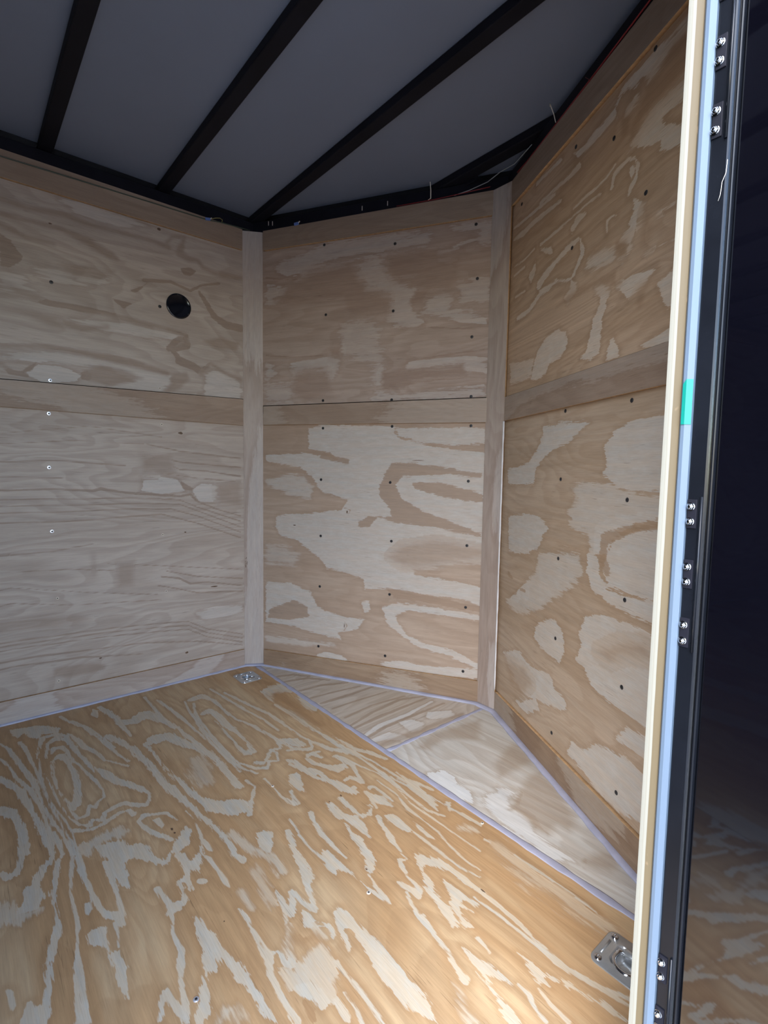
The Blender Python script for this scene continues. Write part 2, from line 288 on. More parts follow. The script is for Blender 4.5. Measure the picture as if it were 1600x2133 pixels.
 'NRL': [
  ('Pp',0,"335 1102 448 1106 602 1095 550 1069 495 1041 411 1028 356 1002 297 967 288 918 86 906 73 960 242 985 304 1027 338 1073"),
  ('Pp',0,"674 1022 717 1062 778 1079 915 1090 913 913 819 909 743 915 697 937 665 946 687 965"),
  ('Pp',0,"96 784 243 810 323 810 398 776 354 729 332 696 242 663 107 654"),
  ('Pp',1,"525 913 616 926 698 928 744 911 819 901 898 893 896 848 812 835 767 808 725 780 713 740 632 732 611 784 536 791 512 837 566 878"),
  ('Pp',1,"346 680 481 713 580 718 603 660 550 617 451 560 338 482 188 440 107 460 224 542 326 615"),
  ('Pp',0,"740 786 826 815 903 828 894 662 859 657 720 656 693 698 706 734"),
  ('Pd',0,"677 793 766 817 902 844 898 832 801 808 711 768 706 729 732 696 710 682 676 714"),
  ('Pp',0,"623 739 666 731 679 679 721 649 787 649 906 660 905 609 825 603 739 611 649 633 619 682"),
  ('Pp',0,"342 432 400 473 467 490 513 462 528 405 500 367 433 365 371 379 332 397"),
  ('Pp',0,"621 549 711 579 771 578 846 583 913 578 913 363 839 356 745 359 672 366 634 402 586 416 611 457 599 490"),
  ('Pp',0,"91 254 214 305 287 292 366 291 449 312 474 281 539 270 552 237 480 214 362 190 284 161 210 182"),
  ('Pp',0,"215 116 362 190 389 165 328 123 260 110"),
  ('Pp',0,"588 166 644 170 709 221 771 236 827 249 874 249 906 238 902 129 812 97 719 95 612 113 563 108"),
  ('Pp',0,"821 324 921 346 908 287 864 284 782 276"),
  ('Pd',2,"688 469 776 524 867 550 888 527 806 506 737 462"),
  ('Pd',2,"110 226 262 256 332 233 256 161 165 163"),
  ('Sd',0,"217 532 49 253 534 48"),
  ('Sd',0,"114 570 76 147 557 75"),
  ('Sd',0,"160 502 40 189 511 39"),
 ],
 'NRU': [
  ('Pp',0,"740 1619 785 1588 783 1562 759 1551 747 1537 745 1504 729 1485 706 1477 685 1497 723 1496 726 1515 701 1540 727 1560 742 1590"),
  ('Pp',0,"691 1426 714 1433 764 1432 835 1422 801 1403 776 1398 742 1380 722 1398"),
  ('Pp',0,"595 1456 628 1448 661 1424 653 1399 635 1365 634 1318 627 1272 588 1264 539 1281 562 1293 582 1331 591 1367 616 1398 625 1424"),
  ('Pp',0,"672 1293 687 1302 714 1265 711 1248 660 1249"),
  ('Pp',0,"796 1255 844 1265 903 1271 902 1241 814 1246"),
  ('Pp',0,"899 1401 842 1383 856 1352 877 1319 899 1320"),
  ('Pp',0,"342 1395 410 1396 453 1374 470 1338 431 1307 358 1300 337 1270 272 1262 236 1272 257 1332 296 1371"),
  ('Pp',1,"64 1354 249 1334 244 1279 70 1282"),
  ('Sp',0,"459 1474 138 483 1497 140 467 1526 36 440 1532 52 382 1549 50 337 1546 73 282 1546 88 241 1528 88 198 1513 86 112 1512 79"),
  ('Sp',0,"480 1532 69 504 1554 86 526 1578 98 511 1618 38"),
  ('Sp',0,"271 1577 179 310 1593 132 363 1607 104 405 1616 95 453 1621 101 498 1626 49"),
  ('Pp',1,"553 1548 631 1542 683 1521 675 1497 602 1504 537 1521"),
  ('Sp',0,"53 1854 42 161 1842 59 258 1832 56 352 1823 53"),
  ('Sp',0,"57 1810 55 146 1800 101 227 1800 98 317 1792 68 391 1785 46"),
  ('Sp',0,"268 1705 52 369 1703 50 439 1703 36 528 1705 33 602 1700 40"),
  ('Sp',0,"468 1669 132 493 1682 135 530 1681 44"),
  ('Pp',0,"270 1689 342 1670 352 1644 312 1660"),
  ('Pp',0,"188 1634 238 1663 241 1634 208 1602"),
  ('Sp',0,"85 1593 41 164 1593 40"),
  ('Sp',0,"65 1712 32 154 1703 34 226 1711 37"),
  ('Sp',0,"68 1676 36 156 1678 34"),
  ('Sp',0,"638 1582 31 635 1613 43 660 1617 34 676 1607 18"),
  ('Sp',0,"799 1468 16 835 1467 18 887 1461 19"),
  ('Sp',0,"837 1542 31 881 1539 36"),
  ('Pd',1,"631 1478 687 1472 685 1437 605 1462 486 1458 389 1471 458 1481 558 1478"),
  ('Pd',1,"777 1380 798 1379 796 1355 784 1347 772 1362"),
  ('Pd',1,"681 1545 720 1529 723 1499 700 1497 678 1526"),
  ('Pd',2,"787 1568 824 1512 802 1483 780 1495 786 1528"),
  ('Pp',0,"647 1894 670 1911 674 1919 715 1918 790 1914 903 1915 903 1881 852 1885 817 1871 795 1862 771 1860 774 1871 743 1890 731 1880 694 1900 671 1902 654 1876"),
  ('Pp',0,"652 1891 655 1857 610 1856 556 1855 478 1859 450 1888 513 1877 553 1885 597 1882"),
  ('Pp',0,"900 1794 901 1748 827 1748 824 1734 888 1699 892 1653 825 1677 827 1699 757 1725 724 1752 765 1776 797 1788 846 1791"),
  ('Sp',0,"649 1691 59 657 1719 75 686 1721 56 709 1725 34 737 1712 28 751 1690 50 745 1663 68 729 1650 83 721 1637 56"),
  ('Pp',0,"715 1702 733 1703 739 1680 727 1667"),
  ('Sp',0,"464 1726 50 526 1729 45 583 1725 40 626 1730 38 660 1741 39"),
  ('Sp',0,"486 1834 103 429 1832 76 351 1838 51 257 1844 54"),
  ('Sp',0,"381 1910 77 306 1916 54 225 1921 57"),
  ('Sp',0,"703 1849 102 733 1857 62"),
  ('Pd',1,"680 1844 710 1823 708 1784 680 1793 677 1823"),
  ('Pd',1,"852 1887 893 1884 896 1804 845 1801 788 1799 756 1788 719 1761 708 1790 745 1822 771 1852 806 1858"),
 ],
 'LU': [
  ('Sd',1,"-1074 1862 74 -933 1859 78 -857 1854 79 -748 1871 99 -661 1860 87 -587 1863 69 -510 1866 89 -436 1867 75 -372 1857 78"),
  ('Sd',1,"-935 1811 62 -832 1813 80 -749 1814 102 -663 1794 144 -590 1768 149 -571 1760 76"),
  ('Sd',1,"-936 1775 65 -860 1755 66 -779 1754 49"),
  ('Pp',1,"-758 1925 -689 1935 -598 1933 -522 1937 -448 1922 -509 1900 -568 1882 -636 1881 -701 1893"),
  ('Sd',0,"-1042 1510 84 -944 1538 89 -883 1546 79 -797 1540 99 -699 1541 101 -607 1540 88 -476 1532 92 -363 1524 77 -311 1511 104 -304 1475 173 -365 1442 103 -335 1410 122 -275 1388 147 -244 1369 138 -211 1397 55"),
  ('Pd',0,"-937 1745 -908 1729 -873 1684 -884 1663 -916 1636 -941 1636"),
  ('Pd',1,"-753 1691 -677 1705 -629 1697 -578 1710 -629 1671 -714 1656 -748 1667"),
  ('Pd',0,"-593 1605 -516 1601 -549 1573 -581 1594"),
  ('Pd',0,"-508 1659 -460 1691 -501 1646 -541 1644"),
  ('Sd',2,"-946 1489 62 -869 1493 97 -787 1478 185 -701 1468 150 -609 1492 66"),
  ('Sd',0,"-1048 1338 86 -950 1366 90 -818 1382 97 -733 1376 101 -611 1375 159 -480 1359 167 -388 1342 115"),
  ('Sd',1,"-379 1876 62 -357 1904 48 -306 1919 50 -329 1847 174 -292 1835 143 -254 1838 84 -230 1814 86 -183 1804 99 -58 1812 81"),
  ('Sd',0,"-473 1702 63 -367 1721 67 -286 1703 52 -239 1737 49 -159 1764 51"),
  ('Pd',0,"-326 1786 -285 1800 -258 1792 -285 1763 -315 1763"),
  ('Sd',0,"-247 1705 65 -216 1666 109 -185 1619 132 -127 1591 169 -59 1588 166"),
  ('Pd',1,"-234 1502 -161 1530 -68 1522 -77 1489 -178 1480"),
  ('Sd',0,"-952 1304 62 -923 1278 97 -876 1271 65"),
  ('Sd',0,"-943 1563 39 -913 1576 50 -892 1566 40"),
  ('Pp',2,"-837 1651 -765 1669 -714 1650 -604 1677 -630 1637 -783 1626"),
  ('Pp',2,"-942 1599 -891 1606 -840 1569 -944 1557"),
  ('Pp',1,"-730 1496 -544 1519 -371 1508 -319 1510 -319 1487 -407 1487 -609 1472"),
  ('Pd',1,"-705 1305 -637 1341 -561 1338 -481 1313 -522 1294 -614 1268 -706 1278"),
  ('Sd',0,"-379 1445 121 -342 1488 122 -304 1510 91"),
  ('Pd',1,"-366 1343 -306 1358 -291 1330 -337 1286 -411 1248 -382 1289"),
  ('Sd',0,"-343 1398 103 -275 1378 106 -244 1359 96 -203 1411 69 -138 1381 76 -61 1359 77"),
  ('Pd',0,"-268 1271 -241 1278 -237 1251 -261 1249"),
  ('Pp',0,"-842 1315 -775 1318 -700 1295 -724 1269 -822 1250 -881 1275"),
  ('Pp',1,"-951 1340 -745 1376 -612 1359 -452 1346 -374 1338 -367 1298 -426 1254 -614 1261 -508 1295 -612 1338 -792 1326 -952 1315"),
  ('Pp',1,"-228 1353 -187 1390 -61 1343 -61 1252 -229 1252"),
  ('Pd',0,"-875 1301 -842 1325 -859 1290 -897 1279"),
 ],
 'LL': [
  ('Sd',0,"-1114 845 30 -968 856 32 -806 860 34 -675 852 56 -649 859 64 -558 843 44 -344 825 47 -298 832 59 -266 799 32 -185 765 33 -64 726 34"),
  ('Sd',0,"-1115 815 24 -969 824 26 -748 822 28 -490 820 30 -344 809 31 -267 775 32 -64 701 34"),
  ('Sd',0,"-970 801 26 -749 798 28 -491 798 30 -345 790 31 -227 742 32 -65 675 34"),
  ('Sd',0,"-971 776 26 -808 773 27 -560 777 29 -383 771 31 -267 735 32 -65 650 34"),
  ('Sd',0,"-972 740 32 -751 736 28 -420 750 31 -268 703 32 -65 624 34"),
  ('Sd',0,"-416 978 38 -342 941 31 -225 935 32 -63 912 42"),
  ('Sd',0,"-430 993 38 -342 972 31 -63 954 34"),
  ('Sd',0,"-472 1043 30 -341 1019 31 -63 996 34"),
  ('Sd',0,"-417 925 23 -265 903 24 -63 887 25"),
  ('Pp',0,"-489 902 -417 910 -351 895 -321 848 -419 834 -497 850"),
  ('Pp',0,"-290 848 -249 879 -184 871 -185 797 -258 799"),
  ('Pd',0,"-343 895 -282 855 -297 848 -328 856"),
  ('Pd',2,"-176 879 -63 895 -64 777 -168 789"),
  ('Pd',2,"-501 1005 -379 1002 -358 926 -488 924"),
  ('Sd',0,"-961 1059 19 -680 1103 21 -414 1076 23"),
  ('Sd',0,"-962 1021 19 -742 1045 20 -486 1043 22"),
  ('Sd',0,"-964 957 25 -802 968 27 -556 953 29"),
  ('Sd',0,"-966 907 19 -776 901 20"),
  ('Sd',0,"-425 481 31 -350 464 39 -303 434 40 -230 433 33 -57 393 34"),
  ('Sd',0,"-440 444 30 -350 416 31 -272 389 32 -57 367 35"),
  ('Sd',0,"-402 502 31 -271 463 32 -57 428 34"),
  ('Sd',0,"-631 558 22 -424 528 23 -57 471 26"),
  ('Sd',0,"-1135 311 25 -987 306 27 -822 298 28 -637 293 30 -428 277 32 -313 264 32 -233 216 32 -59 157 34"),
  ('Sd',0,"-1135 298 25 -988 291 27 -823 283 28 -638 277 30 -429 260 32 -313 246 32 -233 198 32 -59 138 34"),
  ('Sd',0,"-1136 284 25 -988 277 27 -823 268 28 -638 260 30 -429 242 32 -314 228 32 -233 179 32 -59 118 34"),
  ('Sd',0,"-1137 249 32 -990 233 33 -853 229 42 -703 218 29 -502 205 31 -274 166 33 -59 104 26"),
  ('Sd',0,"-990 213 27 -854 201 35 -735 195 44 -666 183 37 -503 158 23"),
  ('Pd',1,"-826 173 -705 166 -647 145 -654 125 -768 123 -827 138"),
  ('Pd',2,"-984 385 -877 386 -730 368 -700 341 -821 328 -985 352"),
  ('Pd',2,"-598 562 -530 562 -539 457 -594 457"),
  ('Pp',1,"-273 290 -190 310 -58 298 -58 271 -147 252 -232 258"),
  ('Sd',0,"-978 561 20 -756 550 28 -565 521 22"),
  ('Sd',0,"-980 509 19 -697 450 21 -441 405 23"),
  ('Sd',0,"-982 451 19 -760 409 21 -426 380 24"),
  ('Sd',0,"-975 639 25 -945 623 33 -813 625 28 -680 642 22"),
  ('Sd',2,"-681 599 50 -680 520 50"),
 ],
}

# ------------------------------------------------------------------ helpers
random.seed(7); RNG = np.random.default_rng(7)

def link(name, me, mat=None, parent=None):
    o = bpy.data.objects.new(name, me); COL.objects.link(o)
    if mat is not None and me is not None:
        for m in (mat if isinstance(mat, (list, tuple)) else [mat]):
            if len(me.materials) < (len(mat) if isinstance(mat, (list, tuple)) else 1):
                me.materials.append(m)
    if parent is not None: o.parent = parent
    return o
def obj(name, bm, mat=None, parent=None, smooth=False):
    me = bpy.data.meshes.new(name); bm.normal_update(); bm.to_mesh(me); bm.free()
    if smooth:
        me.polygons.foreach_set('use_smooth', [True] * len(me.polygons))
    return link(name, me, mat, parent)
def copy_of(o, loc=None, parent=None, rot=None):
    c = o.copy(); COL.objects.link(c); c.parent = parent
    if loc is not None: c.location = loc
    if rot is not None: c.rotation_euler = rot
    return c
def tag(o, label, cat, group=None):
    o['label'] = label; o['category'] = cat
    if group: o['group'] = group
    return o
def struct(o, label=None):
    o['kind'] = 'structure'
    if label: o['label'] = label
    return o
def thing(name, label, cat, loc=(0, 0, 0), rot=(0, 0, 0), group=None):
    o = bpy.data.objects.new(name, None); COL.objects.link(o)
    o.empty_display_size = 0.05
    o.location = loc; o.rotation_euler = rot
    return tag(o, label, cat, group)

def prism(bm, pts, z0, z1):
    """vertical prism over a counter-clockwise plan polygon"""
    a = [bm.verts.new((x, y, z0)) for x, y in pts]; b = [bm.verts.new((x, y, z1)) for x, y in pts]
    bm.faces.new(b); bm.faces.new(a[::-1]); n = len(pts)
    for i in range(n): bm.faces.new((a[i], a[(i + 1) % n], b[(i + 1) % n], b[i]))
def box(bm, x0, x1, y0, y1, z0, z1, bev=0.0):
    t = bmesh.new(); prism(t, [(x0, y0), (x1, y0), (x1, y1), (x0, y1)], z0, z1)
    if bev: bmesh.ops.bevel(t, geom=t.edges[:], offset=bev, segments=2, affect='EDGES', profile=0.5)
    me = bpy.data.meshes.new('t'); t.to_mesh(me); t.free(); bm.from_mesh(me); bpy.data.meshes.remove(me)
def tube(bm, pts, r, n=6, r2=None, up=(0, 0, 1), caps=True):
    """round or elliptic tube along a polyline"""
    pts = [Vector(p) for p in pts]; rings = []
    for i, p in enumerate(pts):
        t = (pts[min(i + 1, len(pts) - 1)] - pts[max(i - 1, 0)]).normalized()
        s = t.cross(Vector(up));
        if s.length < 1e-4: s = t.cross(Vector((1, 0, 0)))
        s.normalize(); q = s.cross(t)
        rr = r[i] if isinstance(r, (list, tuple)) else r
        ry = rr if r2 is None else r2
        rings.append([bm.verts.new(p + s * rr * math.cos(a) + q * ry * math.sin(a)) for a in [2 * math.pi * k / n for k in range(n)]])
    for a, b in zip(rings, rings[1:]):
        for k in range(n): bm.faces.new((a[k], a[(k + 1) % n], b[(k + 1) % n], b[k]))
    if caps: bm.faces.new(rings[0][::-1]); bm.faces.new(rings[-1])
def lathe(bm, prof, n=24, z=0.0):
    rings = []
    for r, h in prof:
        if r < 1e-6: rings.append([bm.verts.new((0, 0, h + z))])
        else: rings.append([bm.verts.new((r * math.cos(2 * math.pi * k / n), r * math.sin(2 * math.pi * k / n), h + z)) for k in range(n)])
    for a, b in zip(rings, rings[1:]):
        for k in range(n):
            k2 = (k + 1) % n
            if len(a) == 1 and len(b) > 1: bm.faces.new((a[0], b[k2], b[k])[::-1])
            elif len(b) == 1 and len(a) > 1: bm.faces.new((a[k], a[k2], b[0]))
            elif len(a) > 1: bm.faces.new((a[k], a[k2], b[k2], b[k]))
def frame(origin, along, normal):
    """4x4 matrix: local x = along, local y = up on the sheet, local z = facing normal"""
    a = Vector(along).normalized(); n = Vector(normal).normalized(); u = n.cross(a)
    m = Matrix((a, u, n)).transposed().to_4x4(); m.translation = Vector(origin)
    return m

# ------------------------------------------------------------------ materials (all node based)
def nt(name):
    m = bpy.data.materials.new(name); m.use_nodes = True
    n = m.node_tree.nodes; n.clear(); return m, n, m.node_tree.links
class NB:
    def __init__(s, name):
        s.m, s.n, s.l = nt(name)
        s.out = s.n.new('ShaderNodeOutputMaterial'); s.b = s.n.new('ShaderNodeBsdfPrincipled')
        s.l.new(s.b.outputs[0], s.out.inputs[0])
    def set(s, sock, v):
        if isinstance(v, bpy.types.NodeSocket): s.l.new(v, sock)
        elif v is not None: sock.default_value = v
    def math(s, op, a, b=None, c=None, clamp=False):
        n = s.n.new('ShaderNodeMath'); n.operation = op; n.use_clamp = clamp
        for i, v in enumerate((a, b, c)): s.set(n.inputs[i], v)
        return n.outputs[0]
    def vmath(s, op, a, b=None):
        n = s.n.new('ShaderNodeVectorMath'); n.operation = op
        s.set(n.inputs[0], a); s.set(n.inputs[1], b); return n.outputs[0]
    def attr(s, name, out):
        n = s.n.new('ShaderNodeAttribute'); n.attribute_name = name; return n.outputs[out]
    def noise(s, vec, scale=1.0, detail=3.0, rough=0.55, dist=0.0, out=0):
        n = s.n.new('ShaderNodeTexNoise'); s.set(n.inputs['Vector'], vec)
        n.inputs['Scale'].default_value = scale; n.inputs['Detail'].default_value = detail
        n.inputs['Roughness'].default_value = rough; n.inputs['Distortion'].default_value = dist
        return n.outputs[out]
    def rng(s, v, a, b, c=0.0, d=1.0, smooth=True):
        n = s.n.new('ShaderNodeMapRange'); n.interpolation_type = 'SMOOTHSTEP' if smooth else 'LINEAR'
        s.set(n.inputs[0], v)
        for i, q in enumerate((a, b, c, d)): s.set(n.inputs[i + 1], q)
        return n.outputs[0]
    def mix(s, f, a, b, mode='MIX'):
        n = s.n.new('ShaderNodeMix'); n.data_type = 'RGBA'; n.blend_type = mode; n.clamp_factor = True
        s.set(n.inputs[0], f)
        for k, v in ((6, a), (7, b)):
            s.set(n.inputs[k], v if isinstance(v, bpy.types.NodeSocket) else (*v, 1.0))
        return n.outputs[2]
    def bump(s, h, strength, dist):
        n = s.n.new('ShaderNodeBump'); n.inputs['Strength'].default_value = strength; n.inputs['Distance'].default_value = dist
        s.l.new(h, n.inputs['Height']); s.l.new(n.outputs[0], s.b.inputs['Normal'])
    def done(s, col=None, rough=0.5, metal=0.0, ior=1.5, spec=0.5):
        s.set(s.b.inputs['Base Color'], col if isinstance(col, bpy.types.NodeSocket) or col is None else (*col, 1.0))
        s.set(s.b.inputs['Roughness'], rough); s.b.inputs['Metallic'].default_value = metal
        s.b.inputs['IOR'].default_value = ior; s.b.inputs['Specular IOR Level'].default_value = spec
        return s.m

def wood(name, base1, base2, pale, dark, jag=0.010, pale_amt=0.85, dark_amt=0.75, rough=0.55, fib=0.30, spec=0.35, ringl=0.10):
    """rotary-cut plywood: pale early wood and darker late wood, ragged along the grain"""
    s = NB(name)
    g = s.attr('grain', 'Vector'); pf = s.attr('pale', 'Fac'); df = s.attr('dark', 'Fac')
    sc = lambda x, y: s.vmath('MULTIPLY', g, (x, y, 1.0))
    nA = s.noise(sc(7, 75), 1.0, 4.0, 0.65); nB = s.noise(sc(14, 330), 1.0, 3.0, 0.6); nC = s.noise(sc(1.3, 5), 1.0, 4.0, 0.55, 0.6)
    nD = s.noise(sc(20, 50), 1.0, 4.0, 0.65); nE = s.noise(sc(26, 800), 1.0, 2.0, 0.6); nF = s.noise(sc(3.0, 55), 1.0, 4.0, 0.6)
    nG = s.noise(sc(38, 260), 1.0, 2.0, 0.6)
    jw = s.math('MULTIPLY', s.attr('jag', 'Fac'), jag)
    raw = s.math('ADD', s.math('MULTIPLY', s.math('SUBTRACT', nA, 0.5), 2.6), s.math('MULTIPLY', s.math('SUBTRACT', nD, 0.5), 1.5))
    raw = s.math('ADD', raw, s.math('MULTIPLY', s.math('SUBTRACT', nG, 0.5), 1.8))
    j = s.math('MULTIPLY', raw, jw)
    soft = s.attr('soft', 'Fac')                       # 0 crisp .. 1 washed-out edge
    psd = s.math('ADD', pf, s.math('MULTIPLY', j, s.math('ADD', 1.0, soft)))
    psd = s.math('ADD', psd, s.math('MULTIPLY', s.math('MULTIPLY', s.math('SUBTRACT', nF, 0.5), soft), 0.11))
    edge = s.math('ADD', s.math('MULTIPLY', soft, 0.014), 0.0014)
    pm = s.rng(psd, s.math('MULTIPLY', edge, -1.0), edge)
    pm = s.math('MULTIPLY', pm, s.math('SUBTRACT', 1.0, s.math('MULTIPLY', soft, 0.40)))
    dsd = s.math('ADD', df, s.math('MULTIPLY', j, 0.8))
    dm = s.rng(dsd, s.math('MULTIPLY', edge, -1.2), s.math('MULTIPLY', edge, 1.2))
    dm = s.math('MULTIPLY', dm, s.math('SUBTRACT', 1.0, s.math('MULTIPLY', soft, 0.35)))
    c = s.mix(s.rng(nC, 0.36, 0.64), base1, base2)
    # growth-ring contour lines
    ph = s.math('FRACT', s.math('MULTIPLY', s.noise(sc(0.8, 3.4), 1.0, 3.0, 0.45, 0.4), 22.0))
    ln = s.math('MULTIPLY', s.rng(ph, 0.15, 0.75), s.math('SUBTRACT', 1.0, s.rng(ph, 0.86, 0.97)))
    c = s.mix(s.math('MULTIPLY', ln, ringl * 3.0), c, dark)
    # late wood darkens gently towards the border of the pale figure
    rim = s.math('MULTIPLY', s.rng(psd, -0.020, -0.001), s.math('SUBTRACT', 1.0, s.rng(psd, -0.001, 0.001)))
    c = s.mix(s.math('MULTIPLY', rim, 0.42), c, dark)
    mid = tuple(0.55 * pale[i] + 0.45 * base2[i] for i in range(3))
    pv = s.mix(s.rng(s.math('ADD', s.math('MULTIPLY', nD, 0.5), s.math('MULTIPLY', nF, 0.5)), 0.34, 0.60), pale, mid)
    c = s.mix(s.math('MULTIPLY', pm, pale_amt), c, pv)
    c = s.mix(s.math('MULTIPLY', dm, dark_amt), c, dark)
    fibre = s.math('ADD', s.math('MULTIPLY', s.math('SUBTRACT', nB, 0.5), fib), s.math('MULTIPLY', s.math('SUBTRACT', nE, 0.5), fib * 0.9))
    fibre = s.math('ADD', fibre, s.math('MULTIPLY', s.math('SUBTRACT', nF, 0.5), 0.42))
    val = s.math('ADD', fibre, 1.0)
    hs = s.n.new('ShaderNodeHueSaturation'); s.l.new(c, hs.inputs['Color']); s.l.new(val, hs.inputs['Value'])
    # short dark grain checks
    chk = s.rng(s.noise(s.vmath('MULTIPLY', g, (16.0, 420.0, 2.0)), 1.0, 1.0, 0.5), 0.68, 0.75)
    gate = s.rng(s.noise(s.vmath('MULTIPLY', g, (4.0, 9.0, 3.0)), 1.0, 2.0, 0.5), 0.48, 0.60)
    c2 = s.mix(s.math('MULTIPLY', s.math('MULTIPLY', chk, gate), 0.5), hs.outputs[0], tuple(0.35 * x for x in dark))
    s.bump(s.math('ADD', nB, s.math('MULTIPLY', nE, 0.5)), 0.3, 0.0006)
    return s.done(c2, s.math('ADD', rough, s.math('MULTIPLY', s.math('SUBTRACT', nD, 0.5), 0.15)), spec=spec)

def plain(name, col, rough=0.5, metal=0.0, var=0.0, scale=20.0, ior=1.5, spec=0.5, bump=0.0, anis=(1, 1, 1)):
    s = NB(name)
    tc = s.n.new('ShaderNodeTexCoord').outputs['Object']
    v = s.noise(s.vmath('MULTIPLY', tc, anis), scale, 4.0, 0.6)
    c = s.mix(s.rng(v, 0.3, 0.7), tuple(x * (1 - var) for x in col), tuple(min(1, x * (1 + var)) for x in col))
    r = s.math('ADD', rough, s.math('MULTIPLY', s.math('SUBTRACT', v, 0.5), min(0.12, 0.4 * rough)))
    if bump: s.bump(v, bump, 0.001)
    return s.done(c, r, metal, ior, spec)

FLOOR = wood('floor_plywood', (0.43, 0.265, 0.130), (0.52, 0.37, 0.212), (0.515, 0.480, 0.400), (0.33, 0.190, 0.090), jag=0.011, pale_amt=0.90)
NOSEF = wood('nose_floor_plywood', (0.485, 0.412, 0.328), (0.543, 0.479, 0.407), (0.640, 0.625, 0.588), (0.320, 0.232, 0.158), jag=0.006, dark_amt=0.7)
NOSEW = wood('pale_nose_floor_plywood', (0.514, 0.484, 0.429), (0.582, 0.556, 0.508), (0.660, 0.668, 0.660), (0.320, 0.232, 0.153), jag=0.012, dark_amt=0.85)
WLEFT = wood('left_wall_plywood', (0.388, 0.324, 0.277), (0.436, 0.371, 0.322), (0.485, 0.445, 0.414), (0.262, 0.191, 0.147), jag=0.006, dark_amt=0.80)
WNL = wood('front_left_plywood', (0.349, 0.252, 0.186), (0.407, 0.309, 0.237), (0.504, 0.477, 0.444), (0.310, 0.216, 0.153), jag=0.012, dark_amt=0.85)
WNLU = wood('front_left_upper_plywood', (0.349, 0.263, 0.215), (0.398, 0.309, 0.254), (0.466, 0.419, 0.390), (0.272, 0.185, 0.141), jag=0.018, pale_amt=0.80, dark_amt=0.75)
WNR = wood('front_right_plywood', (0.398, 0.294, 0.203), (0.466, 0.360, 0.266), (0.553, 0.530, 0.492), (0.339, 0.227, 0.141), jag=0.013)
WNRU = wood('front_right_upper_plywood', (0.456, 0.317, 0.208), (0.543, 0.392, 0.272), (0.652, 0.581, 0.497), (0.347, 0.220, 0.133), jag=0.010)
STRIP = wood('cover_board_plywood', (0.285, 0.206, 0.153), (0.339, 0.254, 0.194), (0.415, 0.360, 0.312), (0.234, 0.158, 0.111), jag=0.012, pale_amt=0.5)
KICK = wood('foot_board_plywood', (0.253, 0.169, 0.109), (0.302, 0.212, 0.142), (0.383, 0.329, 0.272), (0.196, 0.121, 0.076), jag=0.010)
POST = wood('post_board_plywood', (0.344, 0.270, 0.226), (0.403, 0.332, 0.285), (0.475, 0.440, 0.420), (0.272, 0.196, 0.158), jag=0.006, pale_amt=0.6)

def ply_edge():
    s = NB('plywood_edge')
    tc = s.n.new('ShaderNodeTexCoord').outputs['Object']
    lay = s.attr('layer', 'Fac')
    n = s.noise(s.vmath('MULTIPLY', tc, (60, 60, 9)), 1.0, 3.0, 0.6)
    w = s.math('ADD', lay, s.math('MULTIPLY', s.math('SUBTRACT', n, 0.5), 0.10))
    k = s.rng(w, 0.50, 0.56)
    c = s.mix(k, (0.22, 0.21, 0.175), (0.105, 0.078, 0.042))
    core = s.math('MULTIPLY', s.rng(w, 0.24, 0.27), s.math('SUBTRACT', 1.0, s.rng(w, 0.31, 0.34)))
    c = s.mix(s.math('MULTIPLY', core, 0.35), c, (0.17, 0.145, 0.10))
    c = s.mix(s.math('MULTIPLY', s.rng(s.noise(s.vmath('MULTIPLY', tc, (50, 50, 22)), 1.0, 2.0), 0.70, 0.75), 0.6), c, (0.30, 0.20, 0.12))
    s.bump(n, 0.4, 0.001)
    return s.done(c, 0.6, spec=0.3)
EDGE = ply_edge()
BRIGHT_EDGE = plain('sawn_panel_edge', (0.56, 0.37, 0.20), 0.6, var=0.15, scale=60, spec=0.3)
SEAL = plain('grey_sealant', (0.36, 0.36, 0.45), 0.45, var=0.10, scale=14, bump=0.15)
WHITESEAL = plain('white_sealant', (0.62, 0.60, 0.60), 0.45, var=0.08, scale=20)
CEIL = plain('ceiling_sheet', (0.185, 0.215, 0.295), 0.55, var=0.03, scale=3)
BLACK = plain('black_steel_paint', (0.008, 0.008, 0.013), 0.55, var=0.2, scale=9, spec=0.15)
GLOSS = plain('black_door_gloss', (0.002, 0.002, 0.004), 0.035, var=0.1, scale=5, ior=2.05, spec=0.5)
JAMBBLK = plain('black_jamb_paint', (0.006, 0.007, 0.010), 0.22, var=0.2, scale=9, ior=1.4, spec=0.4)
ALU = plain('bright_jamb_strip', (0.095, 0.130, 0.180), 0.35, 0.0, var=0.05, scale=6, anis=(1, 1, 0.2))
ZINC = plain('zinc_plate', (0.50, 0.52, 0.53), 0.32, 0.75, var=0.08, scale=30)
CHROME = plain('polished_steel', (0.70, 0.72, 0.76), 0.10, 1.0, var=0.05, scale=30)
DARKSCREW = plain('dark_screw_steel', (0.05, 0.05, 0.055), 0.4, 0.6, var=0.2, scale=80)
SCREWHOLE = plain('screw_recess', (0.015, 0.015, 0.018), 0.6)
WHITESCREW = plain('bright_screw_steel', (0.70, 0.72, 0.80), 0.3, 0.7, var=0.1, scale=80)
TANSCREW = plain('washed_screw', (0.62, 0.55, 0.46), 0.5, 0.0, var=0.1, scale=80)
COVER = plain('black_plastic_gloss', (0.006, 0.007, 0.012), 0.10, var=0.2, ior=1.5)
TAPE = plain('green_tape', (0.0, 0.17, 0.135), 0.35, var=0.05)
WGREEN = plain('green_wire_skin', (0.055, 0.075, 0.055), 0.4)
WRED = plain('red_wire_skin', (0.22, 0.015, 0.02), 0.35)
WGREY = plain('grey_wire_skin', (0.35, 0.36, 0.38), 0.4)
WYEL = plain('yellow_wire_skin', (0.35, 0.30, 0.10), 0.4)
BLUE = plain('blue_connector_plastic', (0.12, 0.20, 0.50), 0.3)
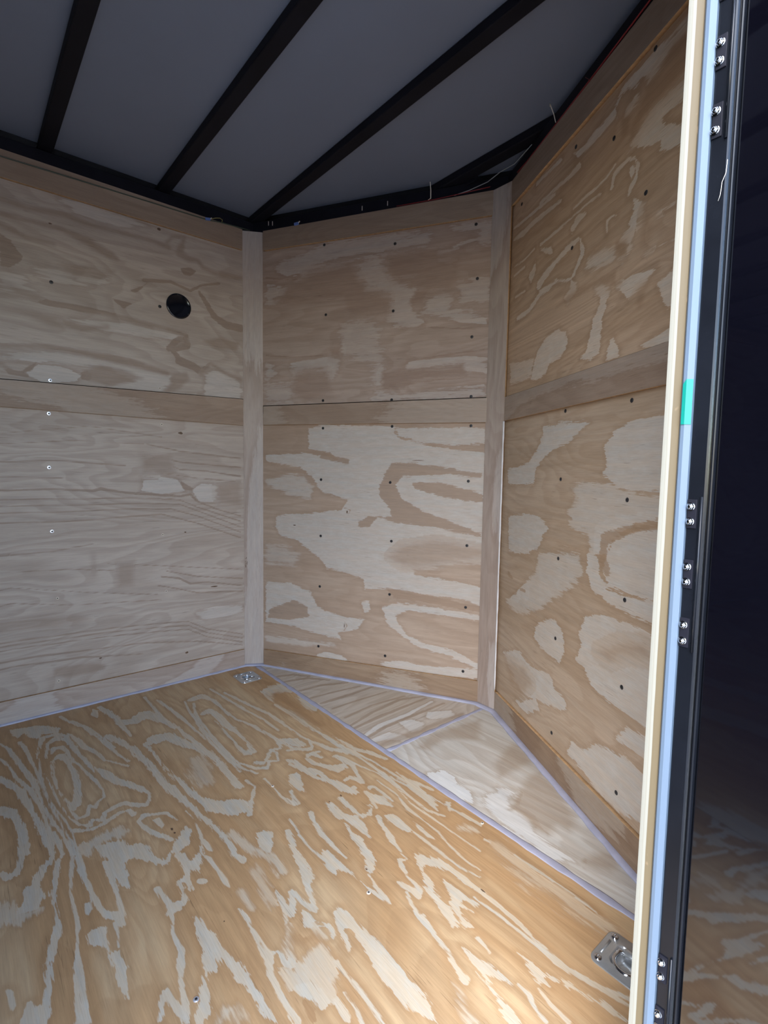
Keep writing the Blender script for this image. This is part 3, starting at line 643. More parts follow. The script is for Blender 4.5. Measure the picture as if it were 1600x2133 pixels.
ZIP = plain('cable_tie_nylon', (0.62, 0.58, 0.52), 0.4)
CONC = plain('concrete_drive', (0.36, 0.34, 0.31), 0.85, var=0.15, scale=1.5, bump=0.2)
SKIN = plain('black_trailer_skin', (0.010, 0.010, 0.012), 0.2, ior=1.5)
KNOT = plain('dark_knot', (0.10, 0.055, 0.03), 0.6)

# ------------------------------------------------------------------ plywood sheets with traced figure
def seg_dist(px, py, ax, ay, bx, by):
    dx, dy = bx - ax, by - ay; L2 = dx * dx + dy * dy + 1e-12
    t = np.clip(((px - ax) * dx + (py - ay) * dy) / L2, 0, 1)
    return np.hypot(px - ax - t * dx, py - ay - t * dy), t
CL = 0.06
def fields(key, U, V):
    """signed distance (metres) to pale and dark figure, and the softness of the nearest border"""
    # beyond the closely observed part of a sheet the figure repeats book-matched, as rotary-cut veneer does
    if key in ('NRU', 'NRL'): U = np.minimum(U, 1.77 - U)
    elif key in ('LU', 'LL'): U = np.maximum(U, -1.90 - U)
    elif key == 'F':
        d = np.maximum(((U - 1.243) * 0.836 - (V + 1.065) * 0.680) / 1.0776 - 0.0, 0.0)
        U, V = U - 2 * d * 0.7758, V + 2 * d * 0.6310
        V = np.maximum(V, -2.19 - V)
    pale = np.full(U.shape, -CL); dark = np.full(U.shape, -CL); soft = np.zeros(U.shape); jag = np.ones(U.shape)
    for kind, sf, txt in FEAT.get(key, []):
        d = np.array([float(t) for t in txt.split()])
        if kind[0] == 'P': q = d.reshape(-1, 2) / 1000.0; rad = None
        else: q = d.reshape(-1, 3); rad = q[:, 2] / 10000.0; q = q[:, :2] / 1000.0
        m = (U > q[:, 0].min() - CL) & (U < q[:, 0].max() + CL) & (V > q[:, 1].min() - CL) & (V < q[:, 1].max() + CL)
        if not m.any(): continue
        u, v = U[m], V[m]; n = len(q)
        if rad is None:
            best = np.full(u.shape, 9.0); ins = np.zeros(u.shape, bool)
            for i in range(n):
                a, b = q[i], q[(i + 1) % n]
                ds, _ = seg_dist(u, v, a[0], a[1], b[0], b[1]); best = np.minimum(best, ds)
                c = (a[1] > v) != (b[1] > v)
                xs = a[0] + (v - a[1]) / (b[1] - a[1] + 1e-12) * (b[0] - a[0])
                ins ^= c & (u < xs)
            sd = np.where(ins, best, -best)
        else:
            sd = np.full(u.shape, -9.0)
            for i in range(n - 1):
                ds, t = seg_dist(u, v, q[i, 0], q[i, 1], q[i + 1, 0], q[i + 1, 1])
                sd = np.maximum(sd, rad[i] * (1 - t) + rad[i + 1] * t - ds)
        tgt = pale if kind[1] == 'p' else dark
        cur = tgt[m]; win = sd > cur
        tgt[m] = np.maximum(cur, np.clip(sd, -CL, CL))
        near = win & (sd > -0.03)
        s0 = soft[m]; s0[near] = sf / 2.0; soft[m] = s0
        size = rad.mean() / 0.011 if rad is not None else 0.5 * min(np.ptp(q[:, 0]), np.ptp(q[:, 1])) / 0.030
        j0 = jag[m]; j0[near] = min(1.0, max(0.25, size)); jag[m] = j0
    return pale, dark, soft, jag
def rings(U, V, seed):
    """free-running figure for sheets the photograph does not show closely"""
    r = np.random.default_rng(seed); f = np.zeros(U.shape)
    for k in range(7):
        a, b, p = r.uniform(0.4, 2.6), r.uniform(2.0, 11.0) * r.choice([-1, 1]), r.uniform(0, 6.28)
        f += np.sin(a * U * 2 + b * V + p + 1.1 * np.sin(2.1 * U + 0.9 * V + p)) / (1 + 0.25 * k)
    return np.clip(0.03 * np.sin(f * 2.0) - 0.012, -CL, CL)

def sheet(name, M, quad, thick, mat, key=None, step=0.006, seed=0, grain='u', parent=None, edge=None, ringy=True, holes=()):
    """plywood sheet on frame M; quad = 4 (u,v) corners counter-clockwise; front face at local z=0 .. back at -thick"""
    q = np.array(quad, float)
    lu = max(np.hypot(*(q[1] - q[0])), np.hypot(*(q[2] - q[3]))); lv = max(np.hypot(*(q[3] - q[0])), np.hypot(*(q[2] - q[1])))
    nx, ny = max(2, int(lu / step) + 1), max(2, int(lv / step) + 1)
    s, t = np.meshgrid(np.linspace(0, 1, nx), np.linspace(0, 1, ny))
    P = ((1 - s) * (1 - t))[..., None] * q[0] + (s * (1 - t))[..., None] * q[1] + (s * t)[..., None] * q[2] + ((1 - s) * t)[..., None] * q[3]
    U, V = P[..., 0].ravel(), P[..., 1].ravel(); n = nx * ny
    if key: pale, dark, soft, jag = fields(key, U, V)
    else:
        g = (U, V) if grain == 'u' else (V, U)
        pale = rings(g[0], g[1], seed + 11) if ringy else np.full(n, -CL)
        dark = np.full(n, -CL); soft = np.full(n, 0.3); jag = np.ones(n)
    idx = np.arange(n).reshape(ny, nx)
    ring = np.concatenate([idx[0, :-1], idx[:-1, -1], idx[-1, :0:-1], idx[:0:-1, 0]]); m = len(ring)
    # side walls use their own vertices so that edge shading stays crisp
    co = np.zeros((n + 2 * m, 3)); co[:n, 0] = U; co[:n, 1] = V
    co[n:n + m] = co[ring]; co[n + m:] = co[ring]; co[n + m:, 2] = -thick
    f1 = np.stack([idx[:-1, :-1], idx[:-1, 1:], idx[1:, 1:], idx[1:, :-1]], -1).reshape(-1, 4)
    fc = P.reshape(-1, 2)[f1].mean(1)
    for hx, hy, hr in holes: keep = np.hypot(fc[:, 0] - hx, fc[:, 1] - hy) > hr; f1 = f1[keep]; fc = fc[keep]
    k = np.arange(m); k2 = (k + 1) % m
    f2 = np.stack([n + k, n + m + k, n + m + k2, n + k2], -1)
    F = np.concatenate([f1, f2])
    Mn = np.array(M); wco = co @ Mn[:3, :3].T + Mn[:3, 3]
    me = bpy.data.meshes.new(name)
    me.vertices.add(len(wco)); me.vertices.foreach_set('co', wco.astype(np.float32).ravel())
    nl = F.size + m
    me.loops.add(nl); me.loops.foreach_set('vertex_index', np.concatenate([F.ravel(), (n + m + k)[::-1]]).astype(np.int32))
    nf = len(F) + 1
    me.polygons.add(nf)
    st = np.concatenate([np.arange(len(F)) * 4, [F.size]]); me.polygons.foreach_set('loop_start', st.astype(np.int32))
    mi = np.zeros(nf, np.int32); mi[len(f1):] = 1 if edge else 0
    me.materials.append(mat)
    if edge: me.materials.append(edge)
    me.polygons.foreach_set('material_index', mi)
    allU, allV = co[:, 0], co[:, 1]
    gv = np.zeros((len(co), 3), np.float32)
    gv[:, 0] = allU if grain == 'u' else allV; gv[:, 1] = allV if grain == 'u' else allU; gv[:, 2] = seed * 7.31
    a = me.attributes.new('grain', 'FLOAT_VECTOR', 'POINT'); a.data.foreach_set('vector', gv.ravel())
    ext = lambda x: np.concatenate([x, x[ring], x[ring]]).astype(np.float32)
    for nm, arr in (('pale', pale), ('dark', dark), ('soft', soft), ('jag', jag)):
        a = me.attributes.new(nm, 'FLOAT', 'POINT'); a.data.foreach_set('value', ext(arr))
    lay = np.zeros(len(co), np.float32); lay[n + m:] = 1.0
    a = me.attributes.new('layer', 'FLOAT', 'POINT'); a.data.foreach_set('value', lay)
    me.update(calc_edges=True); me.validate()
    return link(name, me, None, parent)

# wall frames: u runs along the wall, v is height; local z faces the room
M_L = frame((0, 0, 0), (0, 1, 0), (1, 0, 0))                       # u = y
A_NL = Vector((W / 2, D, 0)).normalized(); N_NL = Vector((A_NL.y, -A_NL.x, 0))
M_NL = frame((0, 0, 0), A_NL, N_NL)
A_NR = Vector((W / 2, -D, 0)).normalized(); N_NR = Vector((A_NR.y, -A_NR.x, 0))
M_NR = frame((W / 2, D, 0), A_NR, N_NR)
M_F = Matrix.Identity(4)
def off(M, d): return M @ Matrix.Translation((0, 0, d))
def on(M, u, v, d=0.0): return M @ Vector((u, v, d))
BACK = -0.015; FRONT = -0.0062; BOARD = 0.006

# ------------------------------------------------------------------ floor
T = 0.05
bm = bmesh.new()
prism(bm, [(-T, -5.0), (2.05, -5.0), (2.05, 0.0), (2.02, 0.05), (1, D + 0.06), (-0.02, 0.05), (-T, 0.0)], -0.09, -0.0185)
floor = struct(obj('floor', bm, BLACK), 'plywood floor of the trailer with grey sealed seams')
sheet('plywood_sheet', M_F, [(0, -1.219), (2.0, -1.219), (2.0, 0), (0, 0)], 0.0185, FLOOR, 'F', 0.004, 1, 'u', floor, EDGE, True, [(0.137, -0.100, 0.041), (1.872, -0.120, 0.041)])
sheet('plywood_sheet', M_F, [(0, -2.438), (2.0, -2.438), (2.0, -1.2205), (0, -1.2205)], 0.0185, FLOOR, None, 0.02, 2, 'u', floor, EDGE)
for k in (2, 3):
    sheet('plywood_sheet', M_F, [(0, -1.219 * k - 1.2175), (2.0, -1.219 * k - 1.2175), (2.0, -1.219 * k - 0.0015), (0, -1.219 * k - 0.0015)], 0.0185, FLOOR, None, 0.02, 3 + 3 * k, 'u', floor, EDGE)
o = sheet('plywood_sheet', M_F, [(0.004, 0.0015), (0.999, 0.0015), (0.999, D - 0.001), (0.5, D / 2)], 0.0185, NOSEF, 'FNL', 0.005, 4, 'v', floor, EDGE)
o = sheet('plywood_sheet', M_F, [(1.001, 0.0015), (1.996, 0.0015), (1.5, D / 2), (1.001, D - 0.001)], 0.0185, NOSEW, 'FNR', 0.005, 5, 'u', floor, EDGE)

def bead(name, pts, w, h, mat, parent, up=(0, 0, 1), jit=0.15, n=8, seg=0.03):
    P = [Vector(p) for p in pts]; full = []
    for a, b in zip(P, P[1:]):
        k = max(2, int((b - a).length / seg))
        full += [a.lerp(b, i / k) for i in range(k)]
    full.append(P[-1])
    bm = bmesh.new()
    tube(bm, full, [w * (1 + jit * random.uniform(-1, 1)) for _ in full], n, h, up)
    return obj(name, bm, mat, parent, True)
bead('sealant_bead', [(0.002, -4.8, 0.002), (0.002, -0.045, 0.002), (0.04, 0.022, 0.002), (0.955, 0.518, 0.002), (1.042, 0.518, 0.002), (1.985, 0.0, 0.002)], 0.014, 0.006, SEAL, floor)
bead('sealant_bead', [(0.03, -0.004, 0.0), (1.99, -0.004, 0.0)], 0.0105, 0.0016, SEAL, floor, jit=0.25)
bead('sealant_bead', [(1.0, 0.005, 0.0), (1.0, 0.52, 0.0)], 0.008, 0.0014, SEAL, floor, jit=0.4)

# ------------------------------------------------------------------ screws
def screw_mesh(name, r, hole):
    bm = bmesh.new()
    lathe(bm, [(r, 0), (r, 0.0006), (r * 0.85, 0.0014), (r * 0.45, 0.0016), (r * 0.38, 0.0006), (0, 0.0004)], 12)
    me = bpy.data.meshes.new(name); bm.normal_update(); bm.to_mesh(me); bm.free()
    return me
def screw_set(M, pts, r, mat, parent, name='screw', depth=FRONT):
    me = screw_mesh(name, r, True); me.materials.append(mat)
    me.materials.append(SCREWHOLE)
    for p in me.polygons:
        if (p.center.x ** 2 + p.center.y ** 2) ** 0.5 < r * 0.44: p.material_index = 1
    for u, v in pts:
        o = bpy.data.objects.new(name, me); COL.objects.link(o)
        mm = M.copy(); mm.translation = on(M, u, v, depth); o.matrix_world = mm
        o.parent = parent
        o.matrix_parent_inverse = Matrix.Identity(4)

# ------------------------------------------------------------------ walls
def wall(name, M, u0, u1, label, ends=(0.0, 0.0)):
    """steel-framed wall slab behind the lining"""
    bm = bmesh.new(); box(bm, u0, u1, -0.06, 2.10, BACK - 0.055, BACK - 0.012)
    bmesh.ops.transform(bm, matrix=M, verts=bm.verts)
    return struct(obj(name, bm, SKIN), label)
def lining(w, M, u0, u1, e0, e1, up, lo, matU, matL, keyU, keyL, seed, kick, strip):
    """two plywood panels with proud boards nailed over their top, joint and foot; up / lo = heights where the panels stay bare"""
    bt = off(M, BOARD)
    (ua, ub), (uc, ud) = up; (la, lb), (lc, ld) = lo      # bottom heights at u0/u1, top heights at u0/u1
    U0, U1 = u0, u1
    sheet('bottom_board', bt, [(e0, 0.0), (e1, 0.0), (e1, lb), (e0, la)], 0.012, kick, None, 0.012, seed + 1, 'u', w, BRIGHT_EDGE)
    sheet('middle_board', bt, [(e0, lc), (e1, ld), (e1, ub), (e0, ua)], 0.012, strip, None, 0.012, seed + 2, 'u', w, BRIGHT_EDGE)
    sheet('top_board', bt, [(e0, uc), (e1, ud), (e1, H), (e0, H)], 0.012, strip, None, 0.012, seed + 3, 'u', w, BRIGHT_EDGE, False)
    a = sheet('upper_panel', off(M, FRONT), [(U0, ua + 0.0048), (U1, ub + 0.0048), (U1, H), (U0, H)], 0.009, matU, keyU, 0.006, seed + 4, 'u', w, EDGE)
    b = sheet('lower_panel', off(M, FRONT), [(U0, 0.0), (U1, 0.0), (U1, ub - 0.033), (U0, ua - 0.033)], 0.009, matL, keyL, 0.006, seed + 5, 'u', w, EDGE)
    return a, b

wl_ = wall('wall_left', M_L, -5.0, 0.03, 'long left side wall lined with two rows of plywood panels')
aU, aL = lining(wl_, M_L, -1.80, 0.0, -1.80, -0.054, ((1.226, 1.268), (1.927, 1.933)), ((0.092, 0.083), (1.155, 1.149)),
                WLEFT, WLEFT, 'LU', 'LL', 20, POST, STRIP)
sheet('upper_panel', off(M_L, FRONT), [(-4.88, 1.20), (-1.803, 1.20), (-1.803, H), (-4.88, H)], 0.009, WLEFT, None, 0.02, 31, 'u', wl_, EDGE)
sheet('lower_panel', off(M_L, FRONT), [(-4.88, 0.0), (-1.803, 0.0), (-1.803, 1.195), (-4.88, 1.195)], 0.009, WLEFT, None, 0.02, 32, 'u', wl_, EDGE)
for nm, v0, v1, mt in (('bottom_board', 0.0, 0.092, POST), ('middle_board', 1.155, 1.226, STRIP), ('top_board', 1.927, H, STRIP)):
    sheet(nm, off(M_L, BOARD), [(-4.88, v0), (-1.803, v0), (-1.803, v1), (-4.88, v1)], 0.012, mt, None, 0.02, 35 + int(v0 * 10), 'u', wl_, BRIGHT_EDGE)
screw_set(M_L, [(-0.791, 1.617), (-0.412, 1.611)], 0.0065, DARKSCREW, aU)
screw_set(M_L, [(-0.805, 1.262)], 0.0065, WHITESCREW, aU); screw_set(M_L, [(-0.418, 1.278)], 0.0045, TANSCREW, aU)
screw_set(M_L, [(-0.813, 1.140), (-0.818, 0.941), (-0.816, 0.701)], 0.0070, WHITESCREW, aL)
screw_set(M_L, [(-0.413, 1.128), (-0.417, 0.662), (-0.806, 0.443), (-0.407, 0.415), (-0.811, 0.119)], 0.0050, TANSCREW, aL)

wnl = wall('wall_front_left', M_NL, -0.03, LN + 0.02, 'left half of the V nose lined with plywood panels')
bU, bL = lining(wnl, M_NL, 0.0, LN, 0.058, 1.092, ((1.239, 1.242), (1.937, 1.931)), ((0.080, 0.093), (1.154, 1.147)),
                WNLU, WNL, 'NLU', 'NLL', 40, KICK, STRIP)
screw_set(M_NL, [(0.364, 1.925), (0.692, 1.885), (1.027, 1.912), (0.374, 1.628), (0.689, 1.615), (1.038, 1.706), (1.023, 1.484), (0.363, 1.257), (0.689, 1.249), (1.027, 1.251)], 0.0062, DARKSCREW, bU)
screw_set(M_NL, [(0.364, 1.135), (0.693, 1.138), (1.03, 1.135), (0.356, 0.905), (0.689, 0.9), (1.026, 0.913), (0.356, 0.649), (0.699, 0.647), (1.028, 0.65), (0.353, 0.415), (0.695, 0.413), (1.03, 0.393), (0.348, 0.133), (0.679, 0.136), (1.027, 0.121)], 0.0062, DARKSCREW, bL)

wnr = wall('wall_front_right', M_NR, -0.02, LN + 0.03, 'right half of the V nose lined with plywood panels')
cU, cL = lining(wnr, M_NR, 0.0, LN, 0.048, LN - 0.004, ((1.236, 1.240), (1.933, 1.932)), ((0.080, 0.098), (1.147, 1.148)),
                WNRU, WNR, 'NRU', 'NRL', 60, KICK, STRIP)
screw_set(M_NR, [(0.791, 1.921), (0.465, 1.899), (0.649, 1.812), (0.785, 1.609), (0.468, 1.614), (0.114, 1.91)], 0.0060, DARKSCREW, cU)
screw_set(M_NR, [(0.775, 1.130), (0.471, 1.138), (0.461, 0.932), (0.778, 0.887), (0.467, 0.687), (0.789, 0.638), (0.471, 0.435), (0.796, 0.417), (0.473, 0.129), (0.797, 0.14)], 0.0060, DARKSCREW, cL)

# ------------------------------------------------------------------ boards over the corners
CB = Vector((math.cos(math.radians(30)), -math.sin(math.radians(30)), 0)); CA = Vector((math.sin(math.radians(30)), math.cos(math.radians(30)), 0))
M_C = frame(CB * 0.021, CA, CB)
t1 = struct(sheet('trim_1', M_C, [(-0.0445, 0.0), (0.0445, 0.0), (0.0445, H), (-0.0445, H)], 0.010, POST, None, 0.008, 81, 'v', None, BRIGHT_EDGE), 'vertical plywood board over the left corner')
M_A = frame((1.0, D - 0.030, 0), (1, 0, 0), (0, -1, 0))
t2 = struct(sheet('trim_2', M_A, [(-0.047, 0.0), (0.041, 0.0), (0.041, H), (-0.047, H)], 0.010, POST, None, 0.008, 82, 'v', None, BRIGHT_EDGE), 'vertical plywood board over the nose of the V')
bead('sealant_bead', [(1.043, 0.5255, 0.09), (1.043, 0.5255, 1.145)], 0.0035, 0.0035, WHITESEAL, t2, (0, 1, 0), 0.3)
bm = bmesh.new()
for i in range(9):
    x, z, r = random.uniform(-0.006, 0.004), random.uniform(-0.022, 0.022), random.uniform(0.0012, 0.003)
    box(bm, x - r * 0.6, x + r * 0.6, z - r * 2.2, z + r * 2.2, -0.0003, 0.0003)
bmesh.ops.transform(bm, matrix=M_C @ Matrix.Translation((-0.033, 0.507, 0.0002)), verts=bm.verts)
obj('knot', bm, KNOT, t1)

# ------------------------------------------------------------------ right wall, doorway, rear
DY0, DY1, DZ = -0.425, -1.345, 1.86
bm = bmesh.new()
box(bm, 2.0175, 2.048, -0.405, 0.03, -0.06, 2.10)
box(bm, 2.0175, 2.048, -5.0, DY1 - 0.02, -0.06, 2.10)
box(bm, 2.0175, 2.048, DY1 - 0.02, -0.405, DZ + 0.01, 2.10)
wr = struct(obj('wall_right', bm, SKIN), 'right side wall with the side doorway')
M_R = frame((2.0, 0, 0), (0, -1, 0), (-1, 0, 0))          # u = -y
sheet('plywood_panel', M_R, [(0.0, 0.0), (0.425, 0.0), (0.425, H), (0.0, H)], 0.0163, STRIP, None, 0.012, 91, 'u', wr, EDGE)
sheet('plywood_panel', M_R, [(0.4265, DZ), (1.343, DZ), (1.343, H), (0.4265, H)], 0.0163, STRIP, None, 0.02, 92, 'u', wr, EDGE)
sheet('plywood_panel', M_R, [(1.345, 0.0), (4.88, 0.0), (4.88, H), (1.345, H)], 0.0163, STRIP, None, 0.02, 93, 'u', wr, EDGE)
bm = bmesh.new(); box(bm, -0.06, 2.05, -5.01, -4.90, -0.06, 2.10)
wb = struct(obj('wall_back', bm, BLACK), 'closed rear end of the trailer')
bm = bmesh.new(); box(bm, 0.02, 1.98, -4.898, -4.885, 0.01, H - 0.01, 0.003); obj('ramp_door_skin', bm, BLACK, wb)

# door jamb: bright strip and black hinge post
bm = bmesh.new()
prism(bm, [(2.0172, -0.40), (2.0172, -0.4235), (2.0195, -0.4262), (2.0232, -0.4262), (2.0285, -0.4205), (2.0285, -0.40)][::-1], 0.0, DZ)
jamb = struct(obj('trim_3', bm, ALU), 'pale metal strip along the edge of the doorway')
bm = bmesh.new()
prism(bm, [(2.0287, -0.385), (2.0287, -0.4150), (2.0300, -0.4163), (2.0455, -0.4163), (2.0470, -0.4150), (2.0470, -0.385)][::-1], 0.0, DZ)
post = struct(obj('trim_4', bm, JAMBBLK), 'black hinge post beside the pale strip')
# far jamb, head and sill of the doorway
bm = bmesh.new(); box(bm, 2.0172, 2.047, DY1 - 0.02, DY1 + 0.01, 0, DZ, 0.002)
struct(obj('trim_5', bm, ALU), 'rear jamb of the doorway')
bm = bmesh.new(); box(bm, 2.0005, 2.06, DY1, DY0 + 0.02, -0.06, -0.002, 0.002)
struct(obj('trim_6', bm, ALU), 'metal sill of the doorway')

# ------------------------------------------------------------------ open side door
door = bpy.data.objects.new('door_1', None); COL.objects.link(door); struct(door, 'open black side door beside the pale strip')
door.location = (2.052, -0.40, 0.0); door.rotation_euler = (0, 0, math.radians(-8.0))
DW, DH = 0.88, 1.80
bm = bmesh.new(); box(bm, 0.004, DW, -0.010, 0.024, 0.015, 0.015 + DH, 0.002)
obj('door_leaf', bm, GLOSS, door)
bm = bmesh.new(); box(bm, 0.0, 0.0030, -0.0150, 0.024, 0.015, 0.015 + DH, 0.0012)
obj('edge_lip', bm, JAMBBLK, door)
bm = bmesh.new(); box(bm, DW - 0.004, DW + 0.001, -0.0165, 0.024, 0.015, 0.015 + DH, 0.0012)
obj('edge_lip', bm, JAMBBLK, door)
bm = bmesh.new(); box(bm, DW - 0.10, DW - 0.05, -0.030, -0.010, 0.86, 1.0, 0.004); tube(bm, [(DW - 0.075, -0.028, 0.93), (DW - 0.075, -0.06, 0.93), (DW - 0.17, -0.06, 0.93)], 0.007, 8)
obj('door_handle', bm, BLACK, door)

# hinges on the black post: three tabs each with two bolts, knuckle between them
bolt_bm = bmesh.new()
lathe(bolt_bm, [(0.0048, 0), (0.0048, 0.0008), (0.0040, 0.0010)], 16)
lathe(bolt_bm, [(0.0036, 0.0010), (0.0036, 0.0030), (0.0031, 0.0034), (0.0021, 0.0034)], 6)
lathe(bolt_bm, [(0.0021, 0.0034), (0.0021, 0.0052), (0.0015, 0.0056), (0, 0.0057)], 12)
bolt_me = bpy.data.meshes.new('bolt'); bolt_bm.normal_update(); bolt_bm.to_mesh(bolt_me); bolt_bm.free(); bolt_me.materials.append(CHROME)
M_H = frame((0, -0.4163, 0), (1, 0, 0), (0, -1, 0))
def hinge(zs):
    root = bpy.data.objects.new('hinge', None); COL.objects.link(root); root.parent = post; root.empty_display_size = 0.03
    for za, zb in zs:
        zm0, zm1 = min(za, zb) - 0.008, max(za, zb) + 0.0085
        bm = bmesh.new(); box(bm, 2.0293, 2.0395, -0.4181, -0.4160, zm0, zm1, 0.0005)
        tab = obj('hinge_tab', bm, BLACK, root)
        for z in (za, zb):
            o = bpy.data.objects.new('bolt', bolt_me); COL.objects.link(o); mm = M_H.copy(); mm.translation = Vector((2.0330, -0.4181, z)); o.matrix_world = mm; o.parent = root; o.matrix_parent_inverse = Matrix.Identity(4)
    lo, hi = min(min(z) for z in zs), max(max(z) for z in zs)
    bm = bmesh.new(); tube(bm, [(2.0440, -0.4175, lo - 0.012), (2.0440, -0.4175, hi + 0.012)], 0.0016, 10)
    obj('hinge_pin', bm, JAMBBLK, root, True)
hinge([(1.4985, 1.4800), (1.4268, 1.4079), (1.3552, 1.3348)])
hinge([(0.9118, 0.8939), (0.8395, 0.8213), (0.7685, 0.7490)])
hinge([(0.3276, 0.3085), (0.2560, 0.2370), (0.1840, 0.1650)])

# ------------------------------------------------------------------ ceiling, roof bows, rails
bm = bmesh.new()
prism(bm, [(-0.06, -5.02), (2.06, -5.02), (2.06, 0.0), (2.03, 0.06), (1, D + 0.075), (-0.03, 0.06), (-0.06, 0.0)], 2.100, 2.125)
ceil = struct(obj('ceiling', bm, CEIL), 'dark grey roof sheet over black steel bows')
RZ0, RZ1 = 2.022, 2.068
def rail(M, u0, u1):
    bm = bmesh.new(); box(bm, u0, u1, RZ0, RZ1, -0.034, 0.001, 0.003); bmesh.ops.transform(bm, matrix=M, verts=bm.verts)
    return obj('top_rail', bm, BLACK, ceil)
rail(M_L, -4.88, 0.002); r_nl = rail(M_NL, -0.002, LN + 0.008); rail(M_NR, -0.008, LN)
bm = bmesh.new(); box(bm, 2.0, 2.034, -4.88, 0.0, RZ0, RZ1, 0.003); obj('top_rail', bm, BLACK, ceil)
def hat(name, x0, x1, y0, y1):
    """steel roof bow: box with a narrow flange against the roof sheet"""
    bm = bmesh.new(); box(bm, x0, x1, y0, y1, 2.070, 2.0995, 0.004)
    return obj(name, bm, BLACK, ceil)
for yc in (-0.795, -0.388, 0.012, -1.20, -1.61, -2.01, -2.42, -2.82, -3.23, -3.64, -4.04, -4.45):
    hat('roof_bow', -0.02, 2.02, yc - 0.0225, yc + 0.0225)
hat('roof_bow', 0.70, 1.30, 0.428, 0.478)
bm = bmesh.new(); box(bm, 0.83, 0.915, 0.476, 0.530, 2.058, 2.075, 0.002); obj('gusset_plate', bm, BLACK, ceil)
me = screw_mesh('screw', 0.0030, True); me.materials.append(WHITESCREW)
for u, v in ((0.085, 2.053), (0.106, 2.050), (0.545, 2.045), (0.659, 2.046)):
    bm = bmesh.new(); box(bm, -0.0012, 0.0012, -0.009, 0.009, 0.0, 0.0015); bmesh.ops.transform(bm, matrix=M_NL @ Matrix.Translation((u, v, 0.001)), verts=bm.verts)
    obj('rivet_mark', bm, ZIP, ceil)

# ------------------------------------------------------------------ tie-down rings in the floor
def tie_down(loc, rz, label):
    r = thing('tie_down_ring', label, 'tie-down ring', loc, (0, 0, rz))
    hw, hh, cr = 0.057, 0.049, 0.016
    # plate: rounded rectangle with an oval pressed pan
    outer = []
    for cx, cy, a0 in ((hw - cr, hh - cr, 0), (-hw + cr, hh - cr, 90), (-hw + cr, -hh + cr, 180), (hw - cr, -hh + cr, 270)):
        for k in range(6): a = math.radians(a0 + 18 * k); outer.append((cx + cr * math.cos(a), cy + cr * math.sin(a)))
    n = len(outer); bm = bmesh.new(); R = []
    prof = [(1.0, 0.0, 0), (1.0, 0.0018, 0), (0.975, 0.0026, 0), (None, 0.0026, 0.040), (None, 0.0040, 0.0375), (None, 0.0034, 0.0350), (None, -0.004, 0.031), (None, -0.0095, 0.026), (None, -0.0095, 0.014), (None, -0.0080, 0.009), (None, -0.0075, 0.0005)]
    for sc, z, rr in prof:
        ring = []
        for x, y in outer:
            if sc is not None: ring.append(bm.verts.new((x * sc, y * sc, z)))
            else:
                a = math.atan2(y * hw / hh, x); ring.append(bm.verts.new((rr * math.cos(a), rr * 0.93 * math.sin(a), z)))
        R.append(ring)
    for a, b in zip(R, R[1:]):
        for k in range(n): bm.faces.new((a[k], a[(k + 1) % n], b[(k + 1) % n], b[k]))
    bm.faces.new(R[-1])
    # stiffening ribs pressed along the margins
    for s in (1, -1):
        tube(bm, [(s * 0.0455, -0.020, 0.0026), (s * 0.0455, 0.020, 0.0026)], 0.0026, 8, 0.0014)
    pl = obj('plate', bm, ZINC, r, True)
    # D ring lying in the pan, on a saddle
    bm = bmesh.new(); pts = []
    for k in range(25):
        a = math.pi * (k / 24.0) - math.pi * 0.0
        pts.append((0.024 * math.cos(a), -0.004 - 0.024 * math.sin(a), 0.001))
    pts = [(0.024, 0.013, 0.001)] + pts + [(-0.024, 0.013, 0.001), (-0.012, 0.017, 0.001), (0.012, 0.017, 0.001), (0.024, 0.013, 0.001)]
    tube(bm, pts, 0.0045, 8)
    obj('d_ring', bm, CHROME, r, True)
    bm = bmesh.new(); tube(bm, [(-0.014, 0.017, 0.0015), (-0.012, 0.017, 0.0045), (0.012, 0.017, 0.0045), (0.014, 0.017, 0.0015)], 0.0085, 10, 0.006)
    obj('saddle', bm, ZINC, r, True)
    for sx in (1, -1):
        for sy in (1, -1):
            bm = bmesh.new(); lathe(bm, [(0.0078, 0.0026), (0.0078, 0.0034), (0.0066, 0.0050), (0.0040, 0.0060), (0.0022, 0.0060), (0.0018, 0.0048), (0, 0.0046)], 16)
            bmesh.ops.translate(bm, vec=(sx * 0.0435, sy * 0.0350, 0), verts=bm.verts); obj('bolt', bm, CHROME, r, True)
    return r
tie_down((0.137, -0.100, 0.0), 0.0, 'zinc tie-down ring in the far floor corner by the left corner board')
tie_down((1.872, -0.120, 0.0), 0.0, 'zinc tie-down ring half hidden behind the doorway plywood edge')

FS = [(1.412, -0.793, 0.0055), (1.423, -0.409, 0.0050), (0.937, -0.393, 0.0045), (1.436, -0.027, 0.0045)]
for x, y, r in FS: screw_set(M_F, [(x, y)], r, WHITESCREW if r > 0.005 else TANSCREW, floor, 'screw', 0.0002)

